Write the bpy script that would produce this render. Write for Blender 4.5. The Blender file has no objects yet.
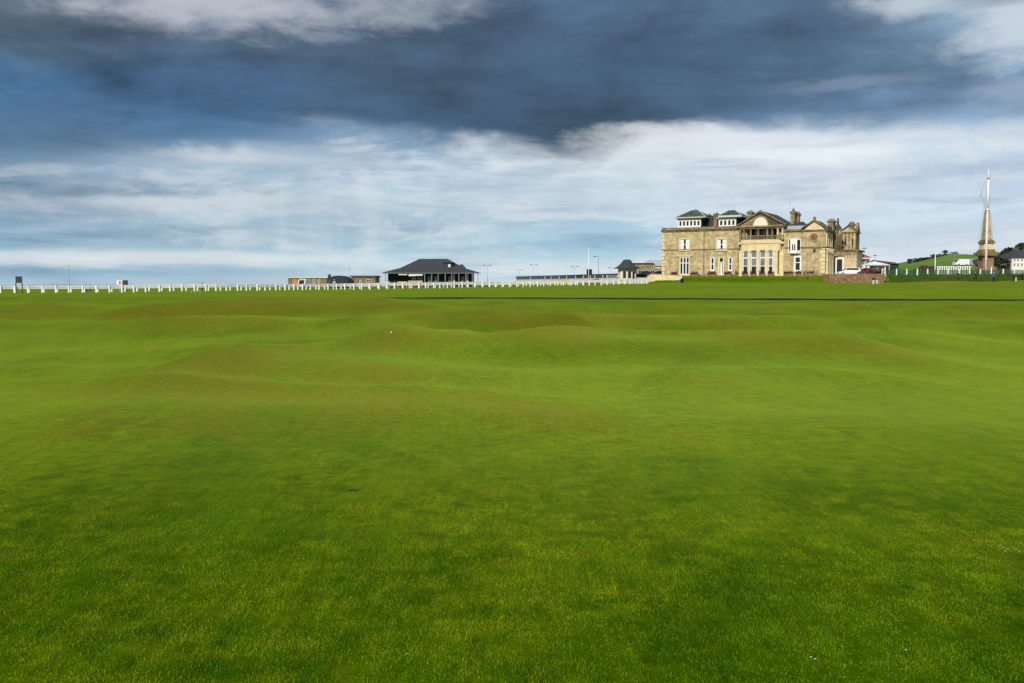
import bpy, bmesh, math, random
import numpy as np
from mathutils import Vector, Matrix, noise as mnoise
random.seed(7); R = math.radians
scene = bpy.context.scene
COL = scene.collection

# ------------------------------------------------------------------ camera
F = 950.0; CAMH = 1.65; TH = math.atan(56.5 / F)
cam_d = bpy.data.cameras.new('camera'); cam = bpy.data.objects.new('camera', cam_d); COL.objects.link(cam)
cam_d.sensor_width = 36; cam_d.lens = 36 * F / 1024; cam_d.clip_end = 60000; cam_d.clip_start = 0.05
cam.location = (0, 0, CAMH); cam.rotation_euler = (math.pi / 2 - TH, 0, 0)
scene.camera = cam
CT, ST = math.cos(TH), math.sin(TH)
def ray(px, py):
    a = (px - 512) / F; b = (341.5 - py) / F
    return Vector((a, CT + b * ST, -ST + b * CT))
def at(px, py, Y):
    d = ray(px, py); return Vector((0, 0, CAMH)) + d * (Y / d.y)
def xat(px, Y): return at(px, 285, Y).x
def zat(py, Y): return at(512, py, Y).z
def proj(p):
    z = p[2] - CAMH; d = p[1] * CT - z * ST; up = p[1] * ST + z * CT
    return 512 + F * p[0] / d, 341.5 - F * up / d

# ------------------------------------------------------------------ materials
def s2l(c): return tuple(((v / 255) / 12.92 if v / 255 <= 0.04045 else ((v / 255 + 0.055) / 1.055) ** 2.4) for v in c)
class NT:
    def __init__(s, nt): s.nt = nt
    def n(s, t, **k):
        o = s.nt.nodes.new(t)
        for a, b in k.items(): setattr(o, a, b)
        return o
    def put(s, sock, v):
        if hasattr(v, 'is_output') or isinstance(v, bpy.types.NodeSocket): s.nt.links.new(v, sock)
        elif isinstance(v, (int, float)) and sock.type in ('RGBA',): sock.default_value = (v, v, v, 1)
        elif isinstance(v, tuple) and sock.type == 'RGBA' and len(v) == 3: sock.default_value = (*v, 1)
        elif isinstance(v, (int, float)) and sock.type == 'VECTOR': sock.default_value = (v, v, v)
        else: sock.default_value = v
    def m(s, op, a, b=None, c=None, clamp=False):
        o = s.n('ShaderNodeMath', operation=op); o.use_clamp = clamp
        s.put(o.inputs[0], a)
        if b is not None: s.put(o.inputs[1], b)
        if c is not None: s.put(o.inputs[2], c)
        return o.outputs[0]
    def mix(s, f, a, b, mode='MIX'):
        o = s.n('ShaderNodeMix', data_type='RGBA', blend_type=mode); o.clamp_factor = True
        s.put(o.inputs[0], f); s.put(o.inputs[6], a); s.put(o.inputs[7], b); return o.outputs[2]
    def noise(s, vec, scale, detail=4, rough=0.55, dist=0.0):
        o = s.n('ShaderNodeTexNoise'); s.put(o.inputs['Vector'], vec); o.inputs['Scale'].default_value = scale
        o.inputs['Detail'].default_value = detail; o.inputs['Roughness'].default_value = rough
        o.inputs['Distortion'].default_value = dist; return o.outputs[0]
    def ss(s, v, a, b, ta=0.0, tb=1.0):
        o = s.n('ShaderNodeMapRange', interpolation_type='SMOOTHSTEP'); s.put(o.inputs[0], v)
        for i, q in zip((1, 2, 3, 4), (a, b, ta, tb)): s.put(o.inputs[i], q)
        return o.outputs[0]
    def vmul(s, v, t):
        o = s.n('ShaderNodeVectorMath', operation='MULTIPLY'); s.put(o.inputs[0], v); s.put(o.inputs[1], t); return o.outputs[0]
    def comb(s, x, y, z=0.0):
        o = s.n('ShaderNodeCombineXYZ'); s.put(o.inputs[0], x); s.put(o.inputs[1], y); s.put(o.inputs[2], z); return o.outputs[0]

MATS = {}
def mat(name, base, rough=0.8, var=0.15, scale=1.0, second=None, metal=0.0, bump=0.0, spec=0.3, extra=None):
    if name in MATS: return MATS[name]
    m = bpy.data.materials.new(name); m.use_nodes = True; t = NT(m.node_tree); b = m.node_tree.nodes['Principled BSDF']
    tc = t.n('ShaderNodeTexCoord').outputs['Object']
    nz = t.noise(tc, scale, 5, 0.6)
    f = t.ss(nz, 0.3, 0.7)
    lo = tuple(c * (1 - var) for c in base); hi = tuple(min(1, c * (1 + var)) for c in base)
    c = t.mix(f, lo, hi)
    if second is not None:
        n2 = t.noise(tc, scale * 0.37, 6, 0.65); c = t.mix(t.ss(n2, 0.48, 0.68), c, second)
    if extra: c = extra(t, tc, c)
    t.put(b.inputs['Base Color'], c); b.inputs['Roughness'].default_value = rough; b.inputs['Metallic'].default_value = metal
    b.inputs['Specular IOR Level'].default_value = spec
    if bump:
        bp = t.n('ShaderNodeBump'); bp.inputs['Strength'].default_value = bump; bp.inputs['Distance'].default_value = 0.03
        t.put(bp.inputs['Height'], t.noise(tc, scale * 8, 4)); t.put(b.inputs['Normal'], bp.outputs[0])
    MATS[name] = m; return m

def ashlar(t, tc, c):
    mp = t.n('ShaderNodeMapping'); t.put(mp.inputs[0], tc); mp.inputs['Rotation'].default_value = (R(90), 0, 0)
    sep = t.n('ShaderNodeSeparateXYZ'); t.put(sep.inputs[0], tc)
    v = t.comb(t.m('ADD', sep.outputs[0], sep.outputs[1]), sep.outputs[2])
    br = t.n('ShaderNodeTexBrick'); t.put(br.inputs['Vector'], v); br.inputs['Scale'].default_value = 1.0
    br.inputs['Brick Width'].default_value = 0.95; br.inputs['Row Height'].default_value = 0.38; br.inputs['Mortar Size'].default_value = 0.018
    br.inputs['Color1'].default_value = (1.15, 1.1, 1.0, 1); br.inputs['Color2'].default_value = (0.72, 0.70, 0.66, 1); br.inputs['Mortar'].default_value = (0.62, 0.58, 0.5, 1)
    c = t.mix(0.8, c, br.outputs[0], 'MULTIPLY')
    st = t.noise(t.vmul(tc, (1.6, 1.6, 0.25)), 1.0, 5, 0.65)
    return t.mix(t.ss(st, 0.50, 0.70), c, t.mix(0.42, c, (0.10, 0.08, 0.045)))
STONE = mat('sandstone', (0.50, 0.415, 0.245), 0.9, 0.26, 0.8, second=(0.40, 0.305, 0.17), bump=0.3, extra=ashlar)
STONE2 = mat('clean_sandstone', (0.66, 0.55, 0.33), 0.85, 0.14, 1.0)
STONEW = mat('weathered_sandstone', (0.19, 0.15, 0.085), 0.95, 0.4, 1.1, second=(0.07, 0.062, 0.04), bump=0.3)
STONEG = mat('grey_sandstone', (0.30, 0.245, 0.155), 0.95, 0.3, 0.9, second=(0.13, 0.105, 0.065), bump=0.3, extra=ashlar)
WHITE = mat('white_paint', (0.78, 0.78, 0.76), 0.5, 0.06, 1.5)
WHITEW = mat('weathered_white_paint', (0.76, 0.76, 0.72), 0.7, 0.12, 1.2)
GLASS = mat('dark_window_glass', (0.012, 0.016, 0.022), 0.08, 0.2, 0.5, spec=0.6)
GLASSB = mat('window_glass_with_blinds', (0.16, 0.19, 0.21), 0.25, 0.25, 0.6, spec=0.6)
SLATE = mat('slate', (0.040, 0.046, 0.054), 0.75, 0.35, 2.0, spec=0.35)
SLATEG = mat('green_grey_slate', (0.045, 0.065, 0.055), 0.6, 0.4, 1.5, second=(0.10, 0.13, 0.12))
LEAD = mat('lead_sheet', (0.36, 0.39, 0.42), 0.5, 0.15, 1.5)
PAVE = mat('pale_eaves_boards', (0.50, 0.53, 0.49), 0.6, 0.1)
DARK = mat('dark_recess_timber', (0.02, 0.02, 0.022), 0.7, 0.3)
POTS = mat('terracotta_pots', (0.30, 0.13, 0.07), 0.85, 0.25)
IRON = mat('black_iron', (0.015, 0.016, 0.018), 0.45, 0.2, spec=0.5)
STEEL = mat('grey_galvanised_steel', (0.28, 0.30, 0.32), 0.45, 0.1, metal=0.3)
CREAM = mat('cream_render', (0.62, 0.54, 0.38), 0.85, 0.1)
TAN = mat('tan_boards', (0.58, 0.43, 0.24), 0.85, 0.15)
BROWN = mat('brown_harled_wall', (0.20, 0.155, 0.10), 0.9, 0.25)
ORANGE = mat('orange_timber', (0.42, 0.20, 0.07), 0.8, 0.25)
NAVY = mat('navy_canvas', (0.014, 0.022, 0.035), 0.6, 0.4)
TEAL = mat('teal_canvas', (0.03, 0.06, 0.075), 0.6, 0.3)
RED = mat('red_paint', (0.38, 0.045, 0.04), 0.5, 0.15)
ROOFRED = mat('faded_red_roof_tiles', (0.30, 0.09, 0.075), 0.75, 0.2)
CANVASW = mat('white_canvas', (0.74, 0.74, 0.76), 0.8, 0.08)
RUBBLE = mat('brown_rubble_stone', (0.23, 0.145, 0.075), 0.95, 0.4, 2.5, second=(0.10, 0.065, 0.04), bump=0.5)
NET = mat('green_netting', (0.012, 0.095, 0.035), 0.8, 0.3)
FLOWERD = mat('dark_red_flowers', (0.055, 0.018, 0.022), 0.9, 0.6, 6.0, second=(0.02, 0.035, 0.01))
SOIL = mat('dark_bank_soil', (0.020, 0.024, 0.009), 0.95, 0.4, 1.0)
PINK = mat('weathered_red_sandstone', (0.26, 0.16, 0.11), 0.9, 0.3, 1.0, second=(0.12, 0.085, 0.06))
MASTW = mat('white_mast_paint', (0.80, 0.78, 0.76), 0.4, 0.05)
MASTP = mat('varnished_mast_foot', (0.72, 0.60, 0.52), 0.5, 0.1)
ASPH = mat('asphalt', (0.06, 0.06, 0.062), 0.9, 0.2, 3.0)
TYRE = mat('tyre_rubber', (0.015, 0.015, 0.015), 0.8, 0.1)
SKIN = mat('skin', (0.42, 0.24, 0.16), 0.6, 0.05)
HAIR = mat('brown_hair', (0.05, 0.03, 0.018), 0.8, 0.2)

# ------------------------------------------------------------------ mesh builder
class MB:
    def __init__(s): s.v = []; s.f = []; s.smooth = []; s.ch = []
    def add(s, vs, fs, sm=False):
        k = len(s.v); s.ch.append((k, len(vs), len(s.f), len(fs))); s.v += [tuple(v) for v in vs]; s.f += [tuple(i + k for i in f) for f in fs]; s.smooth += [sm] * len(fs); return s
    def box(s, x0, x1, y0, y1, z0, z1):
        vs = [(x, y, z) for z in (z0, z1) for y in (y0, y1) for x in (x0, x1)]
        return s.add(vs, [(0, 2, 3, 1), (4, 5, 7, 6), (0, 1, 5, 4), (2, 6, 7, 3), (0, 4, 6, 2), (1, 3, 7, 5)])
    def frus(s, a, b):   # a=(x0,x1,y0,y1,z) bottom, b top
        vs = [(x, y, q[4]) for q in (a, b) for y in (q[2], q[3]) for x in (q[0], q[1])]
        return s.add(vs, [(0, 2, 3, 1), (4, 5, 7, 6), (0, 1, 5, 4), (2, 6, 7, 3), (0, 4, 6, 2), (1, 3, 7, 5)])
    def prism(s, pts, y0, y1):  # polygon in x,z extruded along y (pts counter-clockwise seen from -y)
        n = len(pts); vs = [(p[0], y0, p[1]) for p in pts] + [(p[0], y1, p[1]) for p in pts]
        return s.add(vs, [tuple(range(n)), tuple(range(2 * n - 1, n - 1, -1))] + [(i, i + n, (i + 1) % n + n, (i + 1) % n) for i in range(n)])
    def prismx(s, pts, x0, x1):  # polygon in y,z extruded along x
        n = len(pts); vs = [(x0, p[0], p[1]) for p in pts] + [(x1, p[0], p[1]) for p in pts]
        return s.add(vs, [tuple(range(n)), tuple(range(2 * n - 1, n - 1, -1))] + [(i, i + n, (i + 1) % n + n, (i + 1) % n) for i in range(n)])
    def lathe(s, cx, cy, prof, n=16, a0=0, a1=2 * math.pi, sm=True):  # prof [(r,z)]
        k = []; full = abs(a1 - a0 - 2 * math.pi) < 1e-6; m = n if full else n + 1
        for r, z in prof:
            for i in range(m):
                a = a0 + (a1 - a0) * i / n; k.append((cx + r * math.cos(a), cy + r * math.sin(a), z))
        fs = []
        for j in range(len(prof) - 1):
            for i in range(n):
                i2 = (i + 1) % m if full else i + 1
                fs.append((j * m + i, j * m + i2, (j + 1) * m + i2, (j + 1) * m + i))
        if full: fs += [tuple(range(m - 1, -1, -1)), tuple((len(prof) - 1) * m + i for i in range(m))]
        return s.add(k, fs, sm)
    def tube(s, pts, r, n=8):
        rs = r if isinstance(r, (list, tuple)) else [r] * len(pts)
        pts = [Vector(p) for p in pts]; vs = []
        for i, p in enumerate(pts):
            d = (pts[min(i + 1, len(pts) - 1)] - pts[max(i - 1, 0)]).normalized()
            a = d.orthogonal().normalized() if abs(d.z) > 0.99 else d.cross(Vector((0, 0, 1))).normalized(); b = d.cross(a)
            for k in range(n):
                t = 2 * math.pi * k / n; vs.append(p + (a * math.cos(t) + b * math.sin(t)) * rs[i])
        fs = [(j * n + i, j * n + (i + 1) % n, (j + 1) * n + (i + 1) % n, (j + 1) * n + i) for j in range(len(pts) - 1) for i in range(n)]
        fs += [tuple(range(n - 1, -1, -1)), tuple((len(pts) - 1) * n + i for i in range(n))]
        return s.add(vs, fs, True)
    def hip(s, x0, x1, y0, y1, z0, rx0, rx1, ry, z1):   # hipped roof with a ridge
        vs = [(x0, y0, z0), (x1, y0, z0), (x1, y1, z0), (x0, y1, z0), (rx0, ry, z1), (rx1, ry, z1)]
        return s.add(vs, [(0, 1, 5, 4), (1, 2, 5), (2, 3, 4, 5), (3, 0, 4), (3, 2, 1, 0)])
    def groups(s):
        n = len(s.ch); bb = []
        for k, nv, _, _ in s.ch:
            a = np.array(s.v[k:k + nv]); bb.append((a.min(0) - .04, a.max(0) + .04))
        par = list(range(n))
        def fd(i):
            while par[i] != i: par[i] = par[par[i]]; i = par[i]
            return i
        for i in range(n):
            for j in range(i):
                if (bb[i][0] <= bb[j][1]).all() and (bb[j][0] <= bb[i][1]).all(): par[fd(i)] = fd(j)
        g = {}
        for i in range(n): g.setdefault(fd(i), []).append(i)
        return list(g.values())
    def build(s, name, m, parent=None, bevel=0.0, fixn=True):
        if parent is not None and 1 < len(s.ch) <= 60:
            gs = s.groups()
            if 1 < len(gs) <= 24:
                first = None
                for g in gs:
                    q = MB()
                    for i in g:
                        k, nv, f0, nf = s.ch[i]; q.add(s.v[k:k + nv], [tuple(x - k for x in f) for f in s.f[f0:f0 + nf]], s.smooth[f0] if nf else False)
                    q.ch = [(0, len(q.v), 0, len(q.f))]; o = q.build(name, m, parent, bevel, fixn); first = first or o
                return first
        me = bpy.data.meshes.new(name); me.from_pydata(s.v, [], s.f); me.materials.append(m)
        if fixn:
            bm = bmesh.new(); bm.from_mesh(me); bmesh.ops.recalc_face_normals(bm, faces=bm.faces)
            if bevel: bmesh.ops.bevel(bm, geom=bm.edges[:], offset=bevel, segments=1, affect='EDGES', clamp_overlap=True)
            bm.to_mesh(me); bm.free()
        if not bevel: me.polygons.foreach_set('use_smooth', s.smooth)
        me.update()
        o = bpy.data.objects.new(name, me); COL.objects.link(o)
        if parent: o.parent = parent
        return o
def tag(o, label=None, cat=None, group=None, kind=None):
    if label: o['label'] = label
    if cat: o['category'] = cat
    if group: o['group'] = group
    if kind: o['kind'] = kind
    return o
def thing(name, label, cat, loc, rz=0.0, group=None):
    o = bpy.data.objects.new(name, None); COL.objects.link(o); o.location = loc; o.rotation_euler = (0, 0, rz); o.empty_display_size = 0.3
    return tag(o, label, cat, group)
def copy_tree(o, parent=None):
    c = o.copy(); COL.objects.link(c); c.parent = parent
    for ch in list(o.children): copy_tree(ch, c)
    return c

# ------------------------------------------------------------------ clubhouse frame
PHI = R(-29); E = Vector((math.cos(PHI), math.sin(PHI))); NI = Vector((-math.sin(PHI), math.cos(PHI)))
O2 = Vector((xat(662, 250.0), 250.0))
def cu(px, v=0.0):        # u coordinate on the plane v=const for an image column
    k = (px - 512) / F / 1.0; P = O2 + NI * v
    # x = k*d, d ~ y*CT - (z)*ST : take z ~ 10 above ground
    zz = 8.0
    # P.x + u E.x = k*((P.y+u E.y)*CT - zz*ST)
    return (k * (P.y * CT - zz * ST) - P.x) / (E.x - k * E.y * CT)
def cz(py, px, v=0.0):
    u = cu(px, v); Y = (O2 + E * u + NI * v).y; return zat(py, Y)
CL = cu(825.5)
TERR = 3.85
BL = O2 + E * (-14) + NI * (-1)
# top edge of the bank, monotonic in x
edge = [(BL.x - 4, BL.y), (BL.x, BL.y), ((O2 + NI * -4).x, (O2 + NI * -4).y), ((O2 + E * (CL - 6) + NI * -4.0).x, (O2 + E * (CL - 6) + NI * -4.0).y),
        (xat(829, 216), 216), (xat(884, 209), 209), (xat(1060, 207), 207), (300, 207), (3000, 207)]
edge.sort()
EX = np.array([p[0] for p in edge]); EY = np.array([p[1] for p in edge])
WX0, WX1 = xat(829, 216), xat(884, 209)
# ------------------------------------------------------------------ terrain
def P(px, py, Y): q = at(px, py, Y); return (q.x, q.y, q.z)
def yb(x): return 105 - 0.12 * np.clip(x, -90, 90)
def hb(x): return -0.01 + 0.15 * ss((x + 32) / 32)
def zb(x): return 0.12 - 0.0022 * np.clip(x, -90, 90)
ctrl = [P(-10, 293, 130), P(100, 292.3, 138), P(220, 291, 148), P(340, 289.6, 165), P(430, 288.2, 178), P(500, 287, 190), P(580, 285.2, 202), P(650, 283.7, 215),
        P(0, 292.5, 168), P(150, 291.8, 175), P(300, 289.6, 215), P(60, 286.9, 300), P(200, 286.9, 300), P(330, 287.4, 290), P(-200, 287, 290), P(430, 287.2, 226), P(520, 285, 260), P(600, 284.6, 250), P(560, 284.4, 320), P(400, 288, 330),
        P(700, 292, 132), P(850, 291.5, 130), P(1000, 289, 122), P(700, 286.3, 190), P(800, 286, 185), P(850, 285.5, 185), P(700, 282.7, 236), P(800, 282.6, 224), P(860, 282.6, 208), P(900, 282.6, 200),
        P(960, 281.5, 196), P(1024, 282, 196), P(1100, 282, 196), P(600, 290.3, 150), P(450, 293, 135), P(1200, 289, 130), P(1200, 283, 196), P(640, 283, 300), P(-300, 293, 130), P(-300, 293, 250)]
for x in (-150, -90, -45, 0, 45, 90, 150): ctrl.append((x, float(yb(x)) + 3, float(zb(x)) + 0.12))
CP = np.array(ctrl)
def far_z(x, y):
    num = np.zeros_like(x); den = np.zeros_like(x)
    for cx, cy, c in CP:
        d2 = (x - cx) ** 2 + (y - cy) ** 2 + 40.0
        w = d2 ** -1.9; num += w * c; den += w
    return num / den
def ss(t): t = np.clip(t, 0, 1); return t * t * (3 - 2 * t)
# mounds: px, py on the flat, half-widths across and along the view (m), height, brown tint (fescue and painted slope shade), skew
def fl(py): return F * CAMH / (py - 285.0)
mounds = [
    (150, 432, 4.6, 1.35, 0.17, 1.0, 0.02), (450, 426, 4.5, 1.2, 0.10, 0.7, -0.05), (-60, 418, 4, 1.4, 0.16, 0.6, 0), (720, 428, 4.0, 1.5, 0.07, 0.3, 0), (980, 440, 3.5, 1.4, 0.09, 0.2, 0.1),
    (250, 384, 4.2, 1.6, 0.19, 1.0, -0.04), (60, 378, 4, 1.5, 0.13, 0.5, 0.0), (560, 380, 5, 1.5, 0.07, 0.5, 0), (390, 372, 3, 1.4, 0.07, 0.7, -0.3),
    (345, 356, 4.6, 1.7, 0.30, 0.9, 0.55), (660, 358, 6.5, 2.2, 0.32, 1.3, -0.07), (860, 368, 5, 2, 0.12, 0.3, -0.1), (120, 352, 5, 2, 0.10, 0.2, 0.1),
    (140, 333, 10, 3.6, 0.42, 1.25, 0.10), (640, 333, 9, 3.4, 0.28, 0.9, 0.0), (900, 333, 8, 3.2, 0.26, 0.8, 0.12), (450, 328, 8, 3.4, 0.20, 0.5, 0.1), (-30, 345, 6, 3, 0.2, 0.5, 0),
    (330, 317, 16, 6, 0.42, 0.8, 0.0), (60, 319, 12, 6, 0.36, 1.0, 0.05), (620, 317, 13, 6, 0.26, 0.6, 0.05), (960, 316, 13, 6.5, 0.40, 0.6, 0.0), (800, 314, 12, 6, 0.2, 0.5, 0.0),
    (200, 308, 22, 8, 0.28, 0.4, 0), (740, 308, 20, 7, 0.20, 0.2, 0), (450, 308, 16, 8, 0.22, 0.3, 0)]
Mw = [(xat(a, fl(b)), fl(b), c, d, e, f, g) for a, b, c, d, e, f, g in mounds]
Mfar = [(xat(955, 152), 156, 13, 11, 0.8, 1.3, 0.0), (xat(705, 165), 168, 12, 7, 0.35, 0.8, 0), (xat(600, 150), 150, 10, 6, 0.18, 0.3, 0), (xat(1060, 160), 165, 12, 8, 0.5, 0.5, 0), (xat(795, 140), 145, 14, 6, 0.2, 0.6, 0)]
def bumps(x, y, lst):
    z = np.zeros_like(x); dry_shade = np.zeros_like(x)
    for cx, cy, wx, wy, h, dr, sk in lst:
        yy = y - cy - sk * (x - cx)
        a = np.exp(-((x - cx) / wx) ** 2)
        wv = np.where(yy < 0, wy * .9, wy * 1.15)
        z += (0.75 if cy < 16.5 else 1.1) * h * a * np.exp(-(yy / wv) ** 2)
        dry_shade += dr * a * np.exp(-((yy + 0.45 * wy) / (wy * 0.85)) ** 2)  # brown shifted to the near slope, darkening it as shade would
    return z, dry_shade
RIDGES = [([(-60, 392), (95, 396), (250, 400), (400, 404), (540, 410), (640, 414)], 0.17, 1.7, 0.9, 1.3),
          ([(150, 386), (240, 378), (330, 364), (440, 347), (500, 343)], 0.26, 2.6, 1.6, .7),
          ([(-80, 334), (0, 329), (120, 322), (250, 316.5), (360, 316), (450, 318)], 0.30, 6.0, 4.0, 1.1),
          ([(500, 349), (560, 346.5), (640, 346), (740, 351), (850, 358), (930, 362)], 0.30, 3.0, 1.8, 1.1),
          ([(560, 334), (640, 327), (720, 326), (800, 331)], 0.26, 4.2, 3.0, .8), ([(820, 328), (900, 321), (1000, 318), (1100, 320)], 0.30, 5.0, 3.5, .6),
          ([(330, 334), (400, 328), (520, 330), (600, 337)], 0.22, 4.0, 2.6, .6), ([(860, 345), (950, 338), (1060, 336)], 0.22, 3.5, 2.4, .3),
          ([(60, 366), (130, 358), (230, 352), (290, 354)], 0.18, 2.4, 1.8, .4), ([(640, 384), (740, 378), (860, 380), (960, 388)], 0.10, 2.0, 1.4, .2)]
RW = []
for _p, _h, _wf, _wb, _d in RIDGES:
    RW.append((np.array([xat(a, fl(b)) for a, b in _p]), np.array([fl(b) for a, b in _p]), _h, _wf, _wb, _d))
def ridges(x, y):
    z = np.zeros_like(x); dr = np.zeros_like(x)
    for X, Y, h, wf, wb, d in RW:
        k = np.interp(x, X, Y); L = (X[-1] - X[0]) * .28
        tp = ss((x - X[0] + .3 * L) / L) * ss((X[-1] + .3 * L - x) / L)
        dy = y - k; w = np.where(dy < 0, wf, wb); q = np.sqrt((dy / w) ** 2 + .02) - .14
        z += 1.2 * h * tp * np.exp(-1.5 * q); dr += d * tp * np.exp(-((dy + .55 * wf) / (.6 * wf)) ** 2)
    return z, dr
def wav(x, y):
    return (0.020 * np.sin(x * 0.61 + 0.45 * y) + 0.018 * np.sin(-x * 0.83 + y * 0.52 + 1.3) + 0.030 * np.sin(x * 0.23 - y * 0.31 + 2) + 0.035 * np.sin(x * 0.13 + y * 0.19)
            + 0.008 * np.sin(x * 1.9 + y * 1.3) + 0.007 * np.sin(-x * 1.4 + y * 2.3 + .7))
_wr = random.Random(12); WV = []
for _i in range(16):
    _a = _wr.uniform(0, math.pi); _l = _wr.uniform(3.0, 13.0); WV.append((math.cos(_a) * 6.283 / _l, math.sin(_a) * 6.283 / _l, _wr.uniform(0, 6.28), 0.0022 * _l))
def relief(x, y):
    xx = x + 1.5 * np.sin(y * .21 + 1) + 1.2 * np.sin(x * .17); yy = y + 1.6 * np.sin(x * .24) + 1.1 * np.sin(x * .11 + y * .13 + 2)
    z = 0
    for a, b, c, d in WV: z = z + d * np.sin(a * xx + b * yy + c)
    return z
def ground(x, y):
    x = np.asarray(x, float); y = np.asarray(y, float)
    m1, d1 = bumps(x, y, Mw); m3, d3 = ridges(x, y); m1 = m1 + m3; d1 = d1 * .55 + d3 * .8; m2, d2 = bumps(x, y, Mfar)
    b = yb(x); t = ss((y - 55) / 35)
    near = m1 + wav(x, y) * ss((y + 4) / 8) * 0.6 + relief(x, y) * ss((y - 3) / 10) + t * (zb(x) - 0.02)
    nearb = zb(x) + wav(x, y) * 0.5
    k = ss((y - (b - 14)) / 12); near = near * (1 - k) + k * nearb
    far = far_z(x, y) + m2 + wav(x * 0.6, y * 0.6) * 0.8
    kb = ss((y - (b + 2)) / 8); far = (zb(x) + hb(x)) * (1 - kb) + far * kb
    z = np.where(y < b + 0.9, near, far)
    ch = ((y > b - 0.75) & (y < b + 0.9)); z = np.where(ch, zb(x) - 0.7, z)
    # terrace of the clubhouse and the ground to its right
    inw = (x > WX0 - 0.5) & (x < WX1 + 0.5); ye = np.interp(x, EX, EY) + np.where(inw, 2.0, 0.0); w = np.where(inw, 1.6, 4.0)
    k = ss((y - (ye - w)) / w) * ss((x - (BL.x - 10)) / 9)
    z = z * (1 - k) + TERR * k
    # shore beyond the road on the left
    z = z - ss((y - 345 - np.clip(x, -400, 60) * 0.1) / 60) * 8 * (1 - ss((x - 40) / 40))
    global LASTROUGH
    LASTROUGH = np.clip(1 - np.abs(k - 0.5) * 2, 0, 1) ** 0.5 * (k > 0.02)
    return z, np.clip(d1 + d2 + np.clip(relief(x + .3, y + 1.0) * 5, 0, .5), 0, 1.6)
def gz(x, y): return float(ground(np.array([x]), np.array([y]))[0][0])

def make_ground():
    base = list(np.arange(-16, 2, 0.5)) + list(np.arange(2, 22, 0.11)); y = 22.0
    while y < 340: base.append(y); y *= 1.0062
    while y < 3000: base.append(y); y *= 1.12
    ks = list(np.linspace(-0.68, 0.68, 430)); ks = [-40, -14, -5, -2.5, -1.6, -1.2, -0.95, -0.8] + ks + [0.8, 0.95, 1.2, 1.6, 2.5, 5, 14, 40]
    base = np.array(base)
    # rows bent so that they follow the burn, plus extra rows at its edges
    ex = np.array([104.0, 104.15, 104.26, 104.5, 105.85, 105.905, 106.2, 106.8])
    base = np.unique(np.sort(np.concatenate([base[(base < 103.7) | (base > 107)], ex])))
    K, Yb = np.meshgrid(np.array(ks), base)
    X = K * (np.maximum(Yb, 3) + 20)
    w = np.exp(-((Yb - 105) / 40) ** 2)
    X2 = X
    Yv = Yb + (yb(X2) - 105) * w
    Z, D = ground(X2, Yv)
    RGH = LASTROUGH.copy()
    nr, nc = X.shape
    verts = np.stack([X2, Yv, Z], -1).reshape(-1, 3)
    idx = np.arange(nr * nc).reshape(nr, nc)
    f = np.stack([idx[:-1, :-1], idx[:-1, 1:], idx[1:, 1:], idx[1:, :-1]], -1).reshape(-1, 4)
    me = bpy.data.meshes.new('ground'); me.from_pydata(verts.tolist(), [], f.tolist())
    me.polygons.foreach_set('use_smooth', [True] * len(f))
    a = me.attributes.new('dry_shade', 'FLOAT', 'POINT'); a.data.foreach_set('value', D.reshape(-1)); a = me.attributes.new('thatch', 'FLOAT', 'POINT'); a.data.foreach_set('value', (1 - ss((Yv - 4.0) / 8.6)).reshape(-1)); a = me.attributes.new('rough', 'FLOAT', 'POINT'); a.data.foreach_set('value', RGH.reshape(-1))
    me.update(); o = bpy.data.objects.new('ground', me); COL.objects.link(o); tag(o, kind='structure'); return o

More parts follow.
